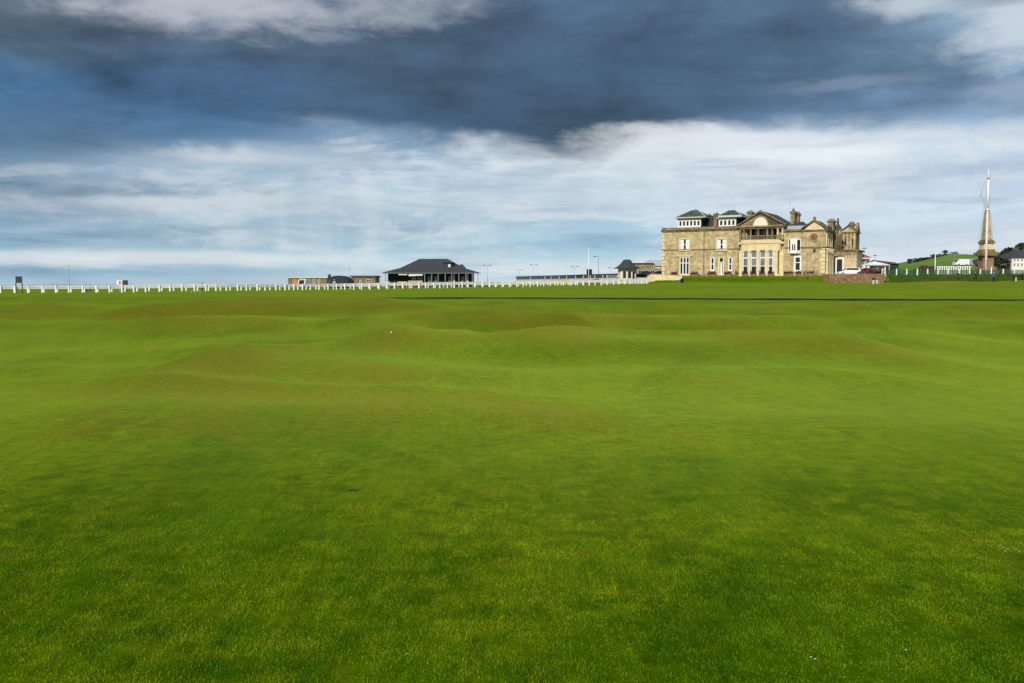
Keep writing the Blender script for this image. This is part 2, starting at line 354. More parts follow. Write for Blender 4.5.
def turf_nodes(t, attr_type, bladey=False):
    geo = t.n('ShaderNodeNewGeometry').outputs['Position']
    at_ = t.n('ShaderNodeAttribute', attribute_name='dry_shade', attribute_type=attr_type).outputs['Fac']
    flat = t.vmul(geo, (1, 1, 0))
    st = t.vmul(geo, (1, 0.6, 0))
    n_big = t.noise(t.vmul(geo, (1, 0.42, 0)), 0.22, 6, 0.64, 0.8)
    n_mid = t.noise(st, 0.85, 6, 0.62, 0.8)
    n_sm = t.noise(flat, 4.2, 5, 0.65, 0.4)
    n_fine = t.noise(flat, 34.0, 3, 0.6)
    g_dark = (0.034, 0.090, 0.0010); g_mid = (0.060, 0.128, 0.0014); g_yel = (0.115, 0.168, 0.0028); g_br = (0.108, 0.092, 0.0060)
    c = t.mix(t.ss(n_mid, 0.38, 0.60), g_dark, g_mid)
    c = t.mix(t.ss(t.m('ADD', t.m('MULTIPLY', n_big, 0.6), t.m('MULTIPLY', n_sm, 0.4)), 0.42, 0.60), c, g_yel)
    # brown fescue, its tint also painting shade onto camera-facing slopes
    dd = t.m('ADD', t.m('MULTIPLY', at_, 0.72), t.m('MULTIPLY', t.m('SUBTRACT', t.noise(st, 0.45, 7, 0.7, 1.0), 0.5), 2.2))
    c = t.mix(t.m('MULTIPLY', t.ss(dd, 0.26, 1.0), 0.82), c, g_br)
    c = t.mix(t.m('MULTIPLY', t.ss(n_sm, 0.60, 0.74), 0.35), c, (0.11, 0.12, 0.008))
    c = t.mix(t.m('MULTIPLY', t.ss(t.noise(flat, 1.7, 4, 0.6, 0.5), 0.60, 0.78), 0.35), c, (0.018, 0.066, 0.002))
    c = t.mix(t.m('MULTIPLY', t.ss(t.noise(t.vmul(geo, (1, .3, 0)), 1.6, 4, 0.7, 0.6), 0.5, 0.75), 0.4), c, (0.115, 0.135, 0.003))
    # small dark divots and worm casts
    vo = t.n('ShaderNodeTexVoronoi', feature='F1'); t.put(vo.inputs['Vector'], flat); vo.inputs['Scale'].default_value = 1.25
    dist = t.m('ADD', vo.outputs['Distance'], t.m('MULTIPLY', t.m('SUBTRACT', n_sm, 0.5), 0.18))
    sp = t.m('MULTIPLY', t.ss(dist, 0.03, 0.065, 1.0, 0.0), t.ss(t.noise(flat, 0.55, 2), 0.52, 0.60))
    c = t.mix(t.m('MULTIPLY', sp, 0.8), c, (0.018, 0.022, 0.006))
    grn = t.m('ADD', t.m('MULTIPLY', t.m('SUBTRACT', t.noise(t.vmul(geo, (1, 0.10, 0)), 26.0, 3, 0.7), 0.5), 0.9), t.m('MULTIPLY', t.m('SUBTRACT', t.noise(t.vmul(geo, (1, 0.14, 0)), 7.0, 5, 0.75), 0.5), 0.8))
    br = t.m('ADD', t.m('ADD', 0.38, grn), t.m('ADD', t.m('MULTIPLY', n_fine, 0.5), t.m('MULTIPLY', t.noise(flat, 9.0, 5, 0.75), 0.8)))
    c = t.mix(1.0, c, t.comb(br, br, br), 'MULTIPLY')
    return c, n_sm, n_fine, flat

def ground_material():
    m = bpy.data.materials.new('mown_turf'); m.use_nodes = True; t = NT(m.node_tree); b = m.node_tree.nodes['Principled BSDF']
    c, ns, nf, flat = turf_nodes(t, 'GEOMETRY')
    b.inputs['Roughness'].default_value = 0.9; b.inputs['Specular IOR Level'].default_value = 0.0
    tha = t.n('ShaderNodeAttribute', attribute_name='thatch').outputs['Fac']; t.put(b.inputs['Sheen Weight'], t.m('MULTIPLY', t.m('SUBTRACT', 1.0, tha), 0.40)); b.inputs['Sheen Roughness'].default_value = 0.27; b.inputs['Sheen Tint'].default_value = (0.68, 0.90, 0.12, 1); c = t.mix(t.m('MULTIPLY', tha, 0.15), c, (0.024, 0.042, 0.002))
    sepg = t.n('ShaderNodeSeparateXYZ'); t.put(sepg.inputs[0], t.n('ShaderNodeNewGeometry').outputs['Position']); yl = t.m('ADD', sepg.outputs[1], t.m('MULTIPLY', sepg.outputs[0], 0.12))
    c = t.mix(t.m('MULTIPLY', t.ss(yl, 104.0, 108.0), 0.55), c, t.mix(t.ss(t.noise(t.vmul(flat, (0.05, .16, 1)), 1.0, 5, .6), .42, .6), (0.10, 0.175, 0.002), (0.175, 0.195, 0.012)))
    rga = t.n('ShaderNodeAttribute', attribute_name='rough').outputs['Fac']; c = t.mix(t.m('MULTIPLY', rga, 0.85), c, (0.022, 0.068, 0.0008))
    t.put(b.inputs['Base Color'], c)
    bp = t.n('ShaderNodeBump'); bp.inputs['Strength'].default_value = 0.8; bp.inputs['Distance'].default_value = 0.02
    hsum = t.m('ADD', t.noise(flat, 60, 3, 0.7), t.m('MULTIPLY', t.noise(flat, 9, 4, 0.6), 1.5))
    t.put(bp.inputs['Height'], hsum); t.put(b.inputs['Normal'], bp.outputs[0])
    return m
gnd = make_ground(); gnd.data.materials.append(ground_material())

# ---- blades of grass near the camera (one uncountable object) ----
def blade_material():
    m = bpy.data.materials.new('grass_blades'); m.use_nodes = True; t = NT(m.node_tree); b = m.node_tree.nodes['Principled BSDF']
    c, ns, nf, flat = turf_nodes(t, 'INSTANCER')
    rnd = t.n('ShaderNodeNewGeometry').outputs['Random Per Island']
    c = t.mix(1.0, c, t.mix(rnd, (1.3, 1.3, 1.0), (2.8, 2.4, 2.5)), 'MULTIPLY')
    c = t.mix(t.ss(rnd, 0.93, 0.96), c, (0.22, 0.20, 0.07))
    t.put(b.inputs['Base Color'], c); b.inputs['Roughness'].default_value = 0.7; b.inputs['Specular IOR Level'].default_value = 0.08
    tr = t.n('ShaderNodeBsdfTranslucent'); t.put(tr.inputs[0], c)
    mx = t.n('ShaderNodeMixShader'); mx.inputs[0].default_value = 0.22
    m.node_tree.links.new(b.outputs[0], mx.inputs[1]); m.node_tree.links.new(tr.outputs[0], mx.inputs[2])
    m.node_tree.links.new(mx.outputs[0], m.node_tree.nodes['Material Output'].inputs[0]); return m
BLM = blade_material()
def tuft(seed, rad=0.085, n=95):
    rr = random.Random(seed); v = []; f = []
    for i in range(n):
        a = rr.uniform(0, 6.283); r = rad * math.sqrt(rr.random()) ; x, y = r * math.cos(a), r * math.sin(a)
        h = rr.uniform(0.006, 0.0125) * (1.5 if rr.random() < 0.05 else 1); w = rr.uniform(0.0010, 0.0018); th = rr.uniform(0, 6.283); dx, dy = math.cos(th), math.sin(th)
        lx, ly = rr.uniform(-1, 1) * h * 0.8, rr.uniform(-1, 1) * h * 0.8; k = len(v)
        v += [(x - dx * w, y - dy * w, -0.004), (x + dx * w, y + dy * w, -0.004), (x + lx * .45 + dx * w * .7, y + ly * .45 + dy * w * .7, h * .62), (x + lx * .45 - dx * w * .7, y + ly * .45 - dy * w * .7, h * .62), (x + lx, y + ly, h)]
        f += [(k, k + 1, k + 2, k + 3), (k + 3, k + 2, k + 4)]
    me = bpy.data.meshes.new('tuft'); me.from_pydata(v, [], f); me.materials.append(BLM); return bpy.data.objects.new('tuft', me)
def make_grass():
    # strip of turf surface carrying the blades
    ys = np.concatenate([np.arange(2.6, 9, 0.15), np.arange(9, 17, 0.15)]); ks = np.linspace(-0.66, 0.66, 130)
    K, Y = np.meshgrid(ks, ys); X = K * (Y + 0.8)
    Z, D = ground(X, Y); nr, nc = X.shape
    dens = np.where(Y < 12.4, 95.0 * np.clip(7.5 / Y, .7, 1.15), 0.0); fade = 1 - ss((Y - 4.0) / 8.6)
    idx = np.arange(nr * nc).reshape(nr, nc); fc = np.stack([idx[:-1, :-1], idx[:-1, 1:], idx[1:, 1:], idx[1:, :-1]], -1).reshape(-1, 4)
    me = bpy.data.meshes.new('grass'); me.from_pydata(np.stack([X, Y, Z], -1).reshape(-1, 3).tolist(), [], fc.tolist())
    for nm, arr in (('dry_shade', D), ('dens', dens), ('fade', fade)):
        a = me.attributes.new(nm, 'FLOAT', 'POINT'); a.data.foreach_set('value', arr.reshape(-1))
    o = bpy.data.objects.new('grass', me); COL.objects.link(o); tag(o, 'short mown green grass blades of the fairway in the foreground', 'grass', kind='stuff')
    ng = bpy.data.node_groups.new('grass_blades', 'GeometryNodeTree')
    ng.interface.new_socket('Geometry', in_out='INPUT', socket_type='NodeSocketGeometry'); ng.interface.new_socket('Geometry', in_out='OUTPUT', socket_type='NodeSocketGeometry')
    N = ng.nodes; L = ng.links; gi = N.new('NodeGroupInput'); go = N.new('NodeGroupOutput')
    ds = N.new('GeometryNodeDistributePointsOnFaces'); L.new(gi.outputs[0], ds.inputs['Mesh'])
    na = N.new('GeometryNodeInputNamedAttribute'); na.data_type = 'FLOAT'; na.inputs['Name'].default_value = 'dens'; L.new(na.outputs['Attribute'], ds.inputs['Density'])
    g2 = N.new('GeometryNodeGeometryToInstance')
    for s in range(5):
        oi = N.new('GeometryNodeObjectInfo'); oi.inputs['Object'].default_value = tuft(100 + s); L.new(oi.outputs['Geometry'], g2.inputs[0])
    ip = N.new('GeometryNodeInstanceOnPoints'); L.new(ds.outputs['Points'], ip.inputs['Points']); L.new(g2.outputs[0], ip.inputs['Instance']); ip.inputs['Pick Instance'].default_value = True
    rv = N.new('FunctionNodeRandomValue'); rv.data_type = 'FLOAT_VECTOR'; rv.inputs[0].default_value = (0, 0, 0); rv.inputs[1].default_value = (0, 0, 6.283)
    L.new(rv.outputs[0], ip.inputs['Rotation'])
    rs = N.new('FunctionNodeRandomValue'); rs.data_type = 'FLOAT'; rs.inputs[2].default_value = 0.8; rs.inputs[3].default_value = 1.3; fa = N.new('GeometryNodeInputNamedAttribute'); fa.data_type = 'FLOAT'; fa.inputs['Name'].default_value = 'fade'
    mu_ = N.new('ShaderNodeMath'); mu_.operation = 'MULTIPLY'; L.new(rs.outputs[1], mu_.inputs[0]); L.new(fa.outputs['Attribute'], mu_.inputs[1])
    cx_ = N.new('ShaderNodeCombineXYZ'); L.new(rs.outputs[1], cx_.inputs[0]); L.new(rs.outputs[1], cx_.inputs[1]); L.new(mu_.outputs[0], cx_.inputs[2]); L.new(cx_.outputs[0], ip.inputs['Scale'])
    L.new(ip.outputs[0], go.inputs[0])
    md = o.modifiers.new('blades', 'NODES'); md.node_group = ng
    return o
make_grass()

# sea
sea = MB().add([(-30000, 300, -3), (30000, 300, -3), (30000, 40000, -3), (-30000, 40000, -3)], [(0, 1, 2, 3)]).build('sea', mat('sea_water', (0.02, 0.045, 0.07), 0.25, 0.2, 0.02, spec=0.5)); tag(sea, kind='structure')
# burn: far bank wall
def burn_wall():
    m = MB(); xs = np.arange(-110, 112, 3.0); v = []
    for x in xs:
        y = float(yb(x)) + 0.86; z0 = float(zb(x)) - 0.7; z1 = float(ground(np.array([x]), np.array([y + 0.4]))[0][0]) + 0.01 + 0.02 * math.sin(x * 0.7)
        if x < -20: z1 -= 0.03
        v += [(x, y - 0.06, z0), (x, y - 0.06, z1), (x, y + 0.2, z1), (x, y + 0.2, z0)]
    n = len(xs); f = []
    for i in range(n - 1):
        for k in range(4): f.append((i * 4 + k, i * 4 + (k + 1) % 4, (i + 1) * 4 + (k + 1) % 4, (i + 1) * 4 + k))
    f += [(0, 1, 2, 3), tuple((n - 1) * 4 + k for k in (3, 2, 1, 0))]
    o = m.add(v, f).build('burn_bank', SOIL); tag(o, kind='structure')
burn_wall()
o = MB().add([(-110, 117.6, -0.5), (110, 91.2, -0.6), (110, 92.9, -0.6), (-110, 119.3, -0.5)], [(0, 1, 2, 3)]).build('burn_water', mat('burn_water', (0.02, 0.03, 0.025), 0.1, 0.2)); tag(o, kind='structure')

# ------------------------------------------------------------------ clubhouse
club = thing('clubhouse', 'large two storey sandstone clubhouse with columned balcony, pediments, dormers and chimneys', 'clubhouse', (O2.x, O2.y, 0), PHI)
ZC, ZP, ZS = 15.45, 16.5, 10.75
zb0 = TERR - 0.3
def U(px, v=0.0): return cu(px, v)
uW1 = U(739); uW2 = U(783); uB0 = U(803)
DEP = 30.0
w = MB()
w.box(0, uW1, 0, DEP, zb0, ZC)                                  # left range
w.box(uW1, uW2, 0.9, DEP, zb0, 12.8)                            # behind the bow
w.box(uW1, uW2, 4.2, DEP, 12.8, 16.0)                           # back of balcony
w.box(uW2, uB0, 0.25, DEP, zb0, 15.1)
SV = 8.6                                                        # right bay side depth
w.box(uB0, CL, -0.35, SV, zb0, 15.0)
w.box(uB0, CL - 2.0, SV, DEP, zb0, 14.6)
w.build('wall', STONE, club)
# parapet, cornices and string courses
c = MB()
c.box(-0.25, uW1 + 0.1, -0.25, 0.35, ZC, ZC + 0.34); c.box(-0.45, uW1 + 0.1, -0.5, 0.2, ZC + 0.34, ZC + 0.5)
c.box(-0.25, 0.2, 0.35, DEP, ZC, ZC + 0.5)
c.box(uW2, uB0, -0.2, 0.5, 14.75, 15.25)
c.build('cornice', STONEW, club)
p = MB(); p.box(0.0, uW1 + 0.1, 0.05, 0.45, ZC + 0.5, ZP - 0.12); p.box(-0.08, uW1 + 0.1, -0.03, 0.52, ZP - 0.12, ZP)
for q in (662.6, 671, 681, 692, 703.5, 713, 723, 735):
    p.box(U(q) - 0.25, U(q) + 0.45, -0.08, 0.56, ZC + 0.5, ZP + 0.06)
p.box(0.0, 0.4, 0.5, DEP, ZC + 0.5, ZP); p.build('parapet', mat('lichened_parapet_stone', (0.24, 0.19, 0.105), .95, .5, .8, second=(.09, .08, .05)), club)
s = MB(); s.box(-0.12, uW1, -0.14, 0.002, ZS - 0.12, ZS + 0.14); s.box(uW2 + 0.4, uB0, 0.12, 0.252, ZS - 0.12, ZS + 0.14)
s.box(uB0 - 0.1, CL + 0.14, -0.52, -0.348, ZS - 0.2, ZS + 0.18); s.box(CL - 0.002, CL + 0.14, -0.348, SV + 0.1, ZS - 0.2, ZS + 0.18)
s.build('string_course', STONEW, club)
pl = MB(); pl.box(-0.1, uW1, -0.1, 0.002, zb0, TERR + 0.5); pl.box(uB0 - 0.08, CL + 0.1, -0.45, -0.348, zb0, TERR + 0.55); pl.box(CL - 0.002, CL + 0.1, -0.348, SV, zb0, TERR + 0.55)
pl.build('plinth', STONEG, club)
q = MB()                                                        # corner quoins
for k in range(12):
    z = TERR + 0.6 + k * 0.95; wq = 0.75 if k % 2 else 0.5
    if z + 0.7 > ZC: break
    q.box(-0.05, wq, -0.05, 0.001, z, z + 0.7)
for k in range(7):
    z = TERR + 0.7 + k * 0.95; wq = 1.1 if k % 2 else 0.8
    q.box(CL - wq, CL + 0.06, -0.42, -0.34, z, z + 0.72)
q.build('quoins', STONE2, club)
MB().box(U(704) - 0.08, U(704) + 0.08, -0.2, -0.05, TERR, ZC).build('downpipe', STONEW, club)
MB().box(U(738.6) - 0.1, U(738.6) + 0.1, -0.25, -0.05, TERR, ZS - 0.2).build('downpipe', mat('red_brown_pipe', (0.10, 0.03, 0.03), 0.6), club)

def sash(px0, px1, py0, py1, v=0.0, lights=1, transoms=(0.5,), glass=None, fw=0.13, surround=STONE2, sw=0.2, depth=0.22, head=False, mull=0.1):
    u0, u1 = U(px0, v), U(px1, v); pc = (px0 + px1) / 2; z1, z0 = cz(py0, pc, v), cz(py1, pc, v)
    gl = MB().box(u0 + 0.02, u1 - 0.02, v - 0.01, v + 0.03, z0 + 0.02, z1 - 0.02)
    fr = MB(); y0, y1 = v - 0.10, v - 0.012
    fr.box(u0, u0 + fw, y0, y1, z0, z1); fr.box(u1 - fw, u1, y0, y1, z0, z1); fr.box(u0 + fw, u1 - fw, y0, y1, z0, z0 + fw * 1.2); fr.box(u0 + fw, u1 - fw, y0, y1, z1 - fw, z1)
    for k in range(1, lights): uu = u0 + (u1 - u0) * k / lights; fr.box(uu - mull, uu + mull, y0 + 0.01, y1, z0 + fw * 1.2, z1 - fw)
    for tt in transoms: zz = z0 + (z1 - z0) * tt; fr.box(u0 + fw, u1 - fw, y0 + 0.02, y1, zz - 0.09, zz + 0.09)
    win = fr.build('window', WHITE, club)
    gl.build('pane', glass or GLASS, win)
    su = MB(); a, b = v - 0.2, v - 0.005
    su.box(u0 - sw, u0 - 0.003, a, b, z0 - 0.25, z1 + sw); su.box(u1 + 0.003, u1 + sw, a, b, z0 - 0.25, z1 + sw); su.box(u0 - 0.003, u1 + 0.003, a, b, z1 + 0.003, z1 + sw); su.box(u0 - 0.003, u1 + 0.003, a - 0.1, b, z0 - 0.25, z0 - 0.003)
    if head: su.box(u0 - sw - 0.8, u1 + sw + 0.8, a - 0.25, b, z1 + sw + 0.25, z1 + sw + 0.5); su.box(u0 - sw - 0.5, u1 + sw + 0.5, a - 0.1, b, z1 + sw + 0.003, z1 + sw + 0.247)
    su.build('surround', surround, win)
    return win
# left range, upper floor: windows with pale shutters/curtains either side
def upper(px0, px1):
    a, b = px0, px1; wd = b - a
    sash(a, b, 239.0, 249.9, lights=1, transoms=(0.5,), fw=0.1)
    mid = (a + b) / 2
    for x0, x1 in ((a + 0.6, mid - 1.0), (mid + 1.0, b - 0.6)):
        z1, z0 = cz(239.3, mid), cz(249.6, mid)
        MB().box(U(x0), U(x1), -0.075, -0.02, z0 + 0.15, z1 - 0.12).build('curtain', WHITEW, club)
upper(680, 689.6); upper(716.8, 726.4)
# left french window
sash(680.2, 689.4, 257.5, 274.6, lights=3, transoms=(0.68,), head=True, mull=0.14, sw=0.15)
# three narrow windows / garden door
sash(711.0, 714.4, 257.5, 270.5, transoms=(0.5,), fw=0.18, surround=WHITEW, sw=0.12)
sash(729.0, 732.2, 257.5, 270.5, transoms=(0.5,), fw=0.16, surround=WHITEW, sw=0.1)
sash(719.3, 723.8, 257.5, 274.5, lights=1, transoms=(0.72,), fw=0.14)
dd = MB().box(U(720.6), U(722.5), -0.09, -0.03, TERR + 0.3, cz(263, 721)); dd.build('garden_door', WHITEW, club)

# central bow with tall windows
bz1 = cz(243.7, 760); bu0, bu1 = U(740.5), U(781)
uc = (bu0 + bu1) / 2; hw = (bu1 - bu0) / 2
bow = MB(); pts = []; NB = 16; prot = 2.2
for i in range(NB + 1):
    a = math.pi * i / NB; pts.append((uc - hw * math.cos(a) if 0 < i < NB else uc - hw * math.cos(a), 0.9 - prot * math.sin(a) ** 0.55 if 0 < i < NB else 0.9))
def ring(mb, pts, z0, z1):
    n = len(pts); v = [(x, y, z0) for x, y in pts] + [(x, y, z1) for x, y in pts]
    mb.add(v, [(i, i + 1, i + 1 + n, i + n) for i in range(n - 1)] + [(n - 1, 0, n, 2 * n - 1), tuple(range(n))[::-1], tuple(range(n, 2 * n))])
ring(bow, pts, zb0, TERR + 0.55)
ring(bow, pts, cz(250.5, 760), bz1)
bowo = bow.build('bow_wall', STONE2, club)
def off(pts, d):
    out = []
    for x, y in pts: vx, vy = x - uc, y - 0.9; l = math.hypot(vx, vy) or 1; out.append((x + vx / l * d, y + vy / l * d))
    return out
le = MB(); ring(le, off(pts, 0.25), bz1 + 0.003, bz1 + 0.35); le.box(uW1 - 0.2, bu0 + 0.3, -0.3, 0.9, bz1 - 0.1, bz1 + 0.34); le.box(bu1 - 0.3, uW2 + 0.2, -0.3, 0.9, bz1 - 0.1, bz1 + 0.34)
ring(le, off(pts, 0.3), bz1 + 0.353, 12.85); le.build('bow_ledge', STONE2, club)
wz0, wz1 = TERR + 0.55, cz(250.5, 760)
# four tall windows with piers between
cent = [745.3, 754.0, 762.6, 771.0]
vF = -1.02
piers = [740.8, 749.6, 758.3, 766.9, 775.2, 780.2]
pm = MB()
for i, q0 in enumerate(piers):
    u = U(q0, vF); wd = (0.55, 0.36, 0.36, 0.36, 0.55, 0.5)[i]; v0 = vF - 0.25 if 0 < i < 4 else (vF + 0.15 if i in (0, 4) else vF + 1.2)
    pm.box(u - wd, u + wd, v0, v0 + 0.9, zb0, wz1 - 0.002)
    pm.box(u - wd - 0.1, u + wd + 0.1, v0 - 0.1, v0 + 0.9, wz1 - 0.35, wz1 - 0.003)
pm.build('pier', STONE2, club)
for i in range(4):
    u0, u1 = U(piers[i], vF) + (.62 if i == 0 else .45), U(piers[i + 1], vF) - (.62 if i == 3 else .45); v0 = vF + 0.25
    fr = MB(); fr.box(u0 - 0.1, u0 + 0.06, v0 - 0.1, v0, wz0, wz1); fr.box(u1 - 0.06, u1 + 0.1, v0 - 0.1, v0, wz0, wz1)
    for t_ in (0.0, 0.32, 0.66, 0.98): z = wz0 + (wz1 - wz0) * t_; fr.box(u0 + 0.06, u1 - 0.06, v0 - 0.1, v0, z, z + (0.16 if t_ != 0.66 else 0.3))
    wn = fr.build('tall_window', WHITE, club)
    zz = wz0 + (wz1 - wz0) * 0.33
    MB().box(u0 - 0.09, u1 + 0.09, v0 + 0.01, v0 + 0.05, wz0, zz).build('lower_pane', GLASS, wn)
    MB().box(u0 - 0.09, u1 + 0.09, v0 + 0.01, v0 + 0.05, zz + 0.002, wz1).build('upper_pane', GLASSB, wn)
# balcony: columns, balustrade, entablature, pediment
ez0, ez1 = cz(228.7, 760), cz(226.2, 760); zl = 12.85; EV = -0.7
ub0, ub1 = U(738.8, EV), U(783.2, EV)
for q0 in (739.8, 743.2, 750.0, 757.6, 766.6, 771.4, 777.0, 781.8):
    u = U(q0, EV); r = 0.26
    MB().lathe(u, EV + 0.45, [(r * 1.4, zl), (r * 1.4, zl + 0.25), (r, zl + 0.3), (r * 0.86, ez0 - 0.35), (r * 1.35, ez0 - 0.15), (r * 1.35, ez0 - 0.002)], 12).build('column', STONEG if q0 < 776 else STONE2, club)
bl = MB(); bt = zl + 1.1
bl.box(ub0, ub1, EV + 0.0, EV + 0.28, bt - 0.18, bt); bl.box(ub0, ub1, EV + 0.02, EV + 0.26, zl, zl + 0.15)
n = 34
for i in range(n):
    u = ub0 + (ub1 - ub0) * (i + 0.5) / n
    bl.lathe(u, EV + 0.14, [(0.06, zl + 0.15), (0.12, zl + 0.4), (0.06, zl + 0.8), (0.09, bt - 0.18)], 6)
bl.build('balustrade', STONEG, club)
en = MB(); en.box(ub0 - 0.1, ub1 + 0.1, EV - 0.05, 4.2, ez0, ez1 - 0.25); en.box(ub0 - 0.45, ub1 + 0.45, EV - 0.45, 4.2, ez1 - 0.25, ez1 + 0.05); en.build('entablature', STONEG, club)
rec = MB(); rec.box(ub0 + 0.3, ub1 - 0.3, 4.12, 4.18, zl, ez0 - 0.02); rec.build('recess_shade_glazing', GLASS, club)  # dark glass fills the back, putting the recess shade into the colour
for q0 in (742, 748, 756, 764, 772): MB().box(U(q0, 4) - 0.12, U(q0, 4) + 0.12, 4.02, 4.11, zl, ez0 - 0.02).build('balcony_mullion', WHITEW, club)
for a, b in ((740, 745), (776, 782)): MB().box(U(a, EV), U(b, EV), 0.9, 4.0, zl, ez0 - 0.003).build('balcony_pier', STONE, club)
apz = cz(210.3, 760); ua = U(760, EV)
pe = MB(); pe.prism([(ub0 - 0.1, ez1 + 0.05), (ub1 + 0.1, ez1 + 0.05), (ua, apz - 0.45)], EV + 0.1, EV + 0.6); pe.build('pediment', STONE, club)
rk = MB()
for sx, ue in ((1, ub0 - 0.6), (-1, ub1 + 0.6)):
    rk.prism([(ue, ez1 + 0.05), (ue, ez1 + 0.35), (ua, apz), (ua, apz - 0.5)] if sx > 0 else [(ue, ez1 + 0.35), (ue, ez1 + 0.05), (ua, apz - 0.5), (ua, apz)], EV - 0.45 + (0.002 if sx > 0 else 0), EV + 0.7)
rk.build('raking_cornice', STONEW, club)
lu = MB(); rL = (U(767.3, EV) - U(753.0, EV)) / 2; zc_ = ez1 + 0.12; hL = cz(217.3, 760) - zc_
pts2 = [(ua + rL * math.cos(a), zc_ + hL * math.sin(a)) for a in np.linspace(0, math.pi, 17)]
lu.prism(pts2, EV + 0.04, EV + 0.09); lun = lu.build('lunette', mat('white_stone_tympanum', (0.72, 0.68, 0.55), 0.8, 0.06), club)
lr = MB()
for i in range(16):
    a0, a1 = math.pi * i / 16, math.pi * (i + 1) / 16
    lr.prism([(ua + rL * math.cos(a0), zc_ + hL * math.sin(a0)), (ua + (rL + 0.3) * math.cos(a0), zc_ + (hL + 0.3) * math.sin(a0)), (ua + (rL + 0.3) * math.cos(a1), zc_ + (hL + 0.3) * math.sin(a1)), (ua + rL * math.cos(a1), zc_ + hL * math.sin(a1))], EV - 0.02, EV + 0.095)
lr.build('arch_moulding', STONEG, lun)
# roof behind the pediment
rf = MB(); rz0 = ez1 + 0.2
rf.add([(ub0 - 0.3, 0.2, rz0), (ub1 + 0.3, 0.2, rz0), (ub1 + 0.3, 17, rz0), (ub0 - 0.3, 17, rz0), (ua, -0.6, apz - 0.15), (ua, 17, apz - 0.15), (ub0 - 0.3, -0.6, rz0), (ub1 + 0.3, -0.6, rz0)],
       [(7, 2, 5, 4), (6, 4, 5, 3), (3, 5, 2), (6, 7, 4), (6, 3, 2, 7)])
mr = rf.build('main_roof', SLATE, club)
# flat leads behind the parapet and low hipped roofs
fr_ = MB(); fr_.box(0.4, uW1, 0.5, DEP, ZC, ZC + 0.2); fr_.hip(1.2, uW1 - 1, 3, 14, ZC + 0.2, 6, uW1 - 6, 8.5, ZC + 1.3); fr_.hip(1.2, uW1 - 1, 16, DEP - 1, ZC + 0.2, 6, uW1 - 6, 23, ZC + 1.5); fr_.build('low_roof', SLATE, club)
ld = MB(); a0, a1 = U(784.2, 1.2), U(802.0, 1.2)
ld.frus((a0, a1 + 1, 0.6, 9, 15.26), (a0 + 0.4, a1 + 0.6, 2.2, 9, cz(225.3, 793, 1.5))); ld.build('lead_roof', LEAD, club)
sl = MB(); zt = cz(225.3, 793, 1.5); sl.hip(a0 + 0.2, a1 + 1, 2.0, 12, zt + 0.01, a0 + 3.5, a1 - 1.5, 6, zt + 1.1); sl.build('slate_roof', SLATE, club)

# roof dormers with slatted windows
def cupola(pxa, pxb, pe0, pe1, pya, pye, pyw, pyb, pxap, nwin, v0, vd):
    ua_, ub_ = U(pxa, v0), U(pxb, v0); pc = (pxa + pxb) / 2; z0 = ZC + 0.2; zw = cz(pyw, pc, v0); ze = cz(pye, pc, v0); za = cz(pya, pxap, v0 + vd / 2)
    b = MB().box(ua_, ub_, v0, v0 + vd, z0, zw - 0.002); bo = b.build('dormer', WHITE, club)
    e = MB(); e0, e1 = U(pe0, v0 - 0.9), U(pe1, v0 - 0.9); e.box(ua_ - 0.25, ub_ + 0.25, v0 - 0.3, v0 + vd + 0.3, zw, zw + 0.3); e.box(e0, e1, v0 - 1.0, v0 + vd + 1.0, zw + 0.302, ze); e.build('eaves', PAVE, bo)
    r = MB(); uap = U(pxap, v0 + vd / 2)
    uap = min(max(uap, ua_ + 1.5), ub_ + 1)
    r.hip(e0 + 0.05, e1 - 0.05, v0 - 0.95, v0 + vd + 0.95, ze + 0.002, uap - 0.8, uap + 0.5, v0 + vd / 2, za); r.build('dormer_roof', SLATEG, bo)
    hp = MB()
    hp.tube([(e1 - 0.05, v0 - 0.95, ze + 0.05), (uap + 0.5, v0 + vd / 2, za + 0.05)], 0.1, 6); hp.tube([(e0 + 0.05, v0 - 0.95, ze + 0.05), (uap - 0.8, v0 + vd / 2, za + 0.05)], 0.08, 6)
    hp.lathe(uap, v0 + vd / 2, [(0.12, za), (0.16, za + 0.3), (0.03, za + 0.6), (0.03, za + 1.2)], 6); hp.build('lead_ridge', PAVE, bo)
    zh0, zh1 = cz(pyb, pc, v0), zw - 0.45
    for i in range(nwin):
        u = ua_ + (ub_ - ua_) * (i + 0.65) / (nwin + 0.3); ww = (ub_ - ua_) / (nwin + 0.3) * 0.27
        MB().box(u - ww, u + ww, v0 - 0.03, v0 - 0.003, zh0, zh1).build('dormer_window', GLASS, bo)
    # side facing right, its shade painted as a darker colour
    MB().box(ub_ + 0.003, ub_ + 0.1, v0 + 0.2, v0 + vd, z0, zw - 0.003).build('shaded_side', SLATE, bo)
cupola(677.8, 700.5, 674.5, 705, 210.0, 217.2, 219.3, 225.6, 695.0, 6, 2.2, 6.5)
cupola(718.2, 735.6, 717.6, 741, 210.3, 215.6, 218.6, 225.0, 732.0, 4, 2.2, 6.5)
tr_ = MB(); v_ = 5.0; tr_.box(U(705.2, v_), U(713.0, v_), v_, v_ + 5, ZC + 0.2, cz(216.2, 709, v_)); tb = tr_.build('tank_room', SLATE, club)
MB().box(U(705.0, v_) - 0.2, U(710.0, v_), v_ - 0.25, v_ + 5.2, cz(216.2, 709, v_) + .003, cz(215.4, 709, v_)).build('flat_roof', DARK, tb)
MB().hip(U(736, 4), U(748, 4), 3.5, 12, ZC + 0.21, U(738.0, 7), U(741.5, 7), 7.5, cz(214.5, 740, 7)).build('side_roof', mat('brown_slate', (0.035, 0.028, 0.024), 0.75, 0.4), club)
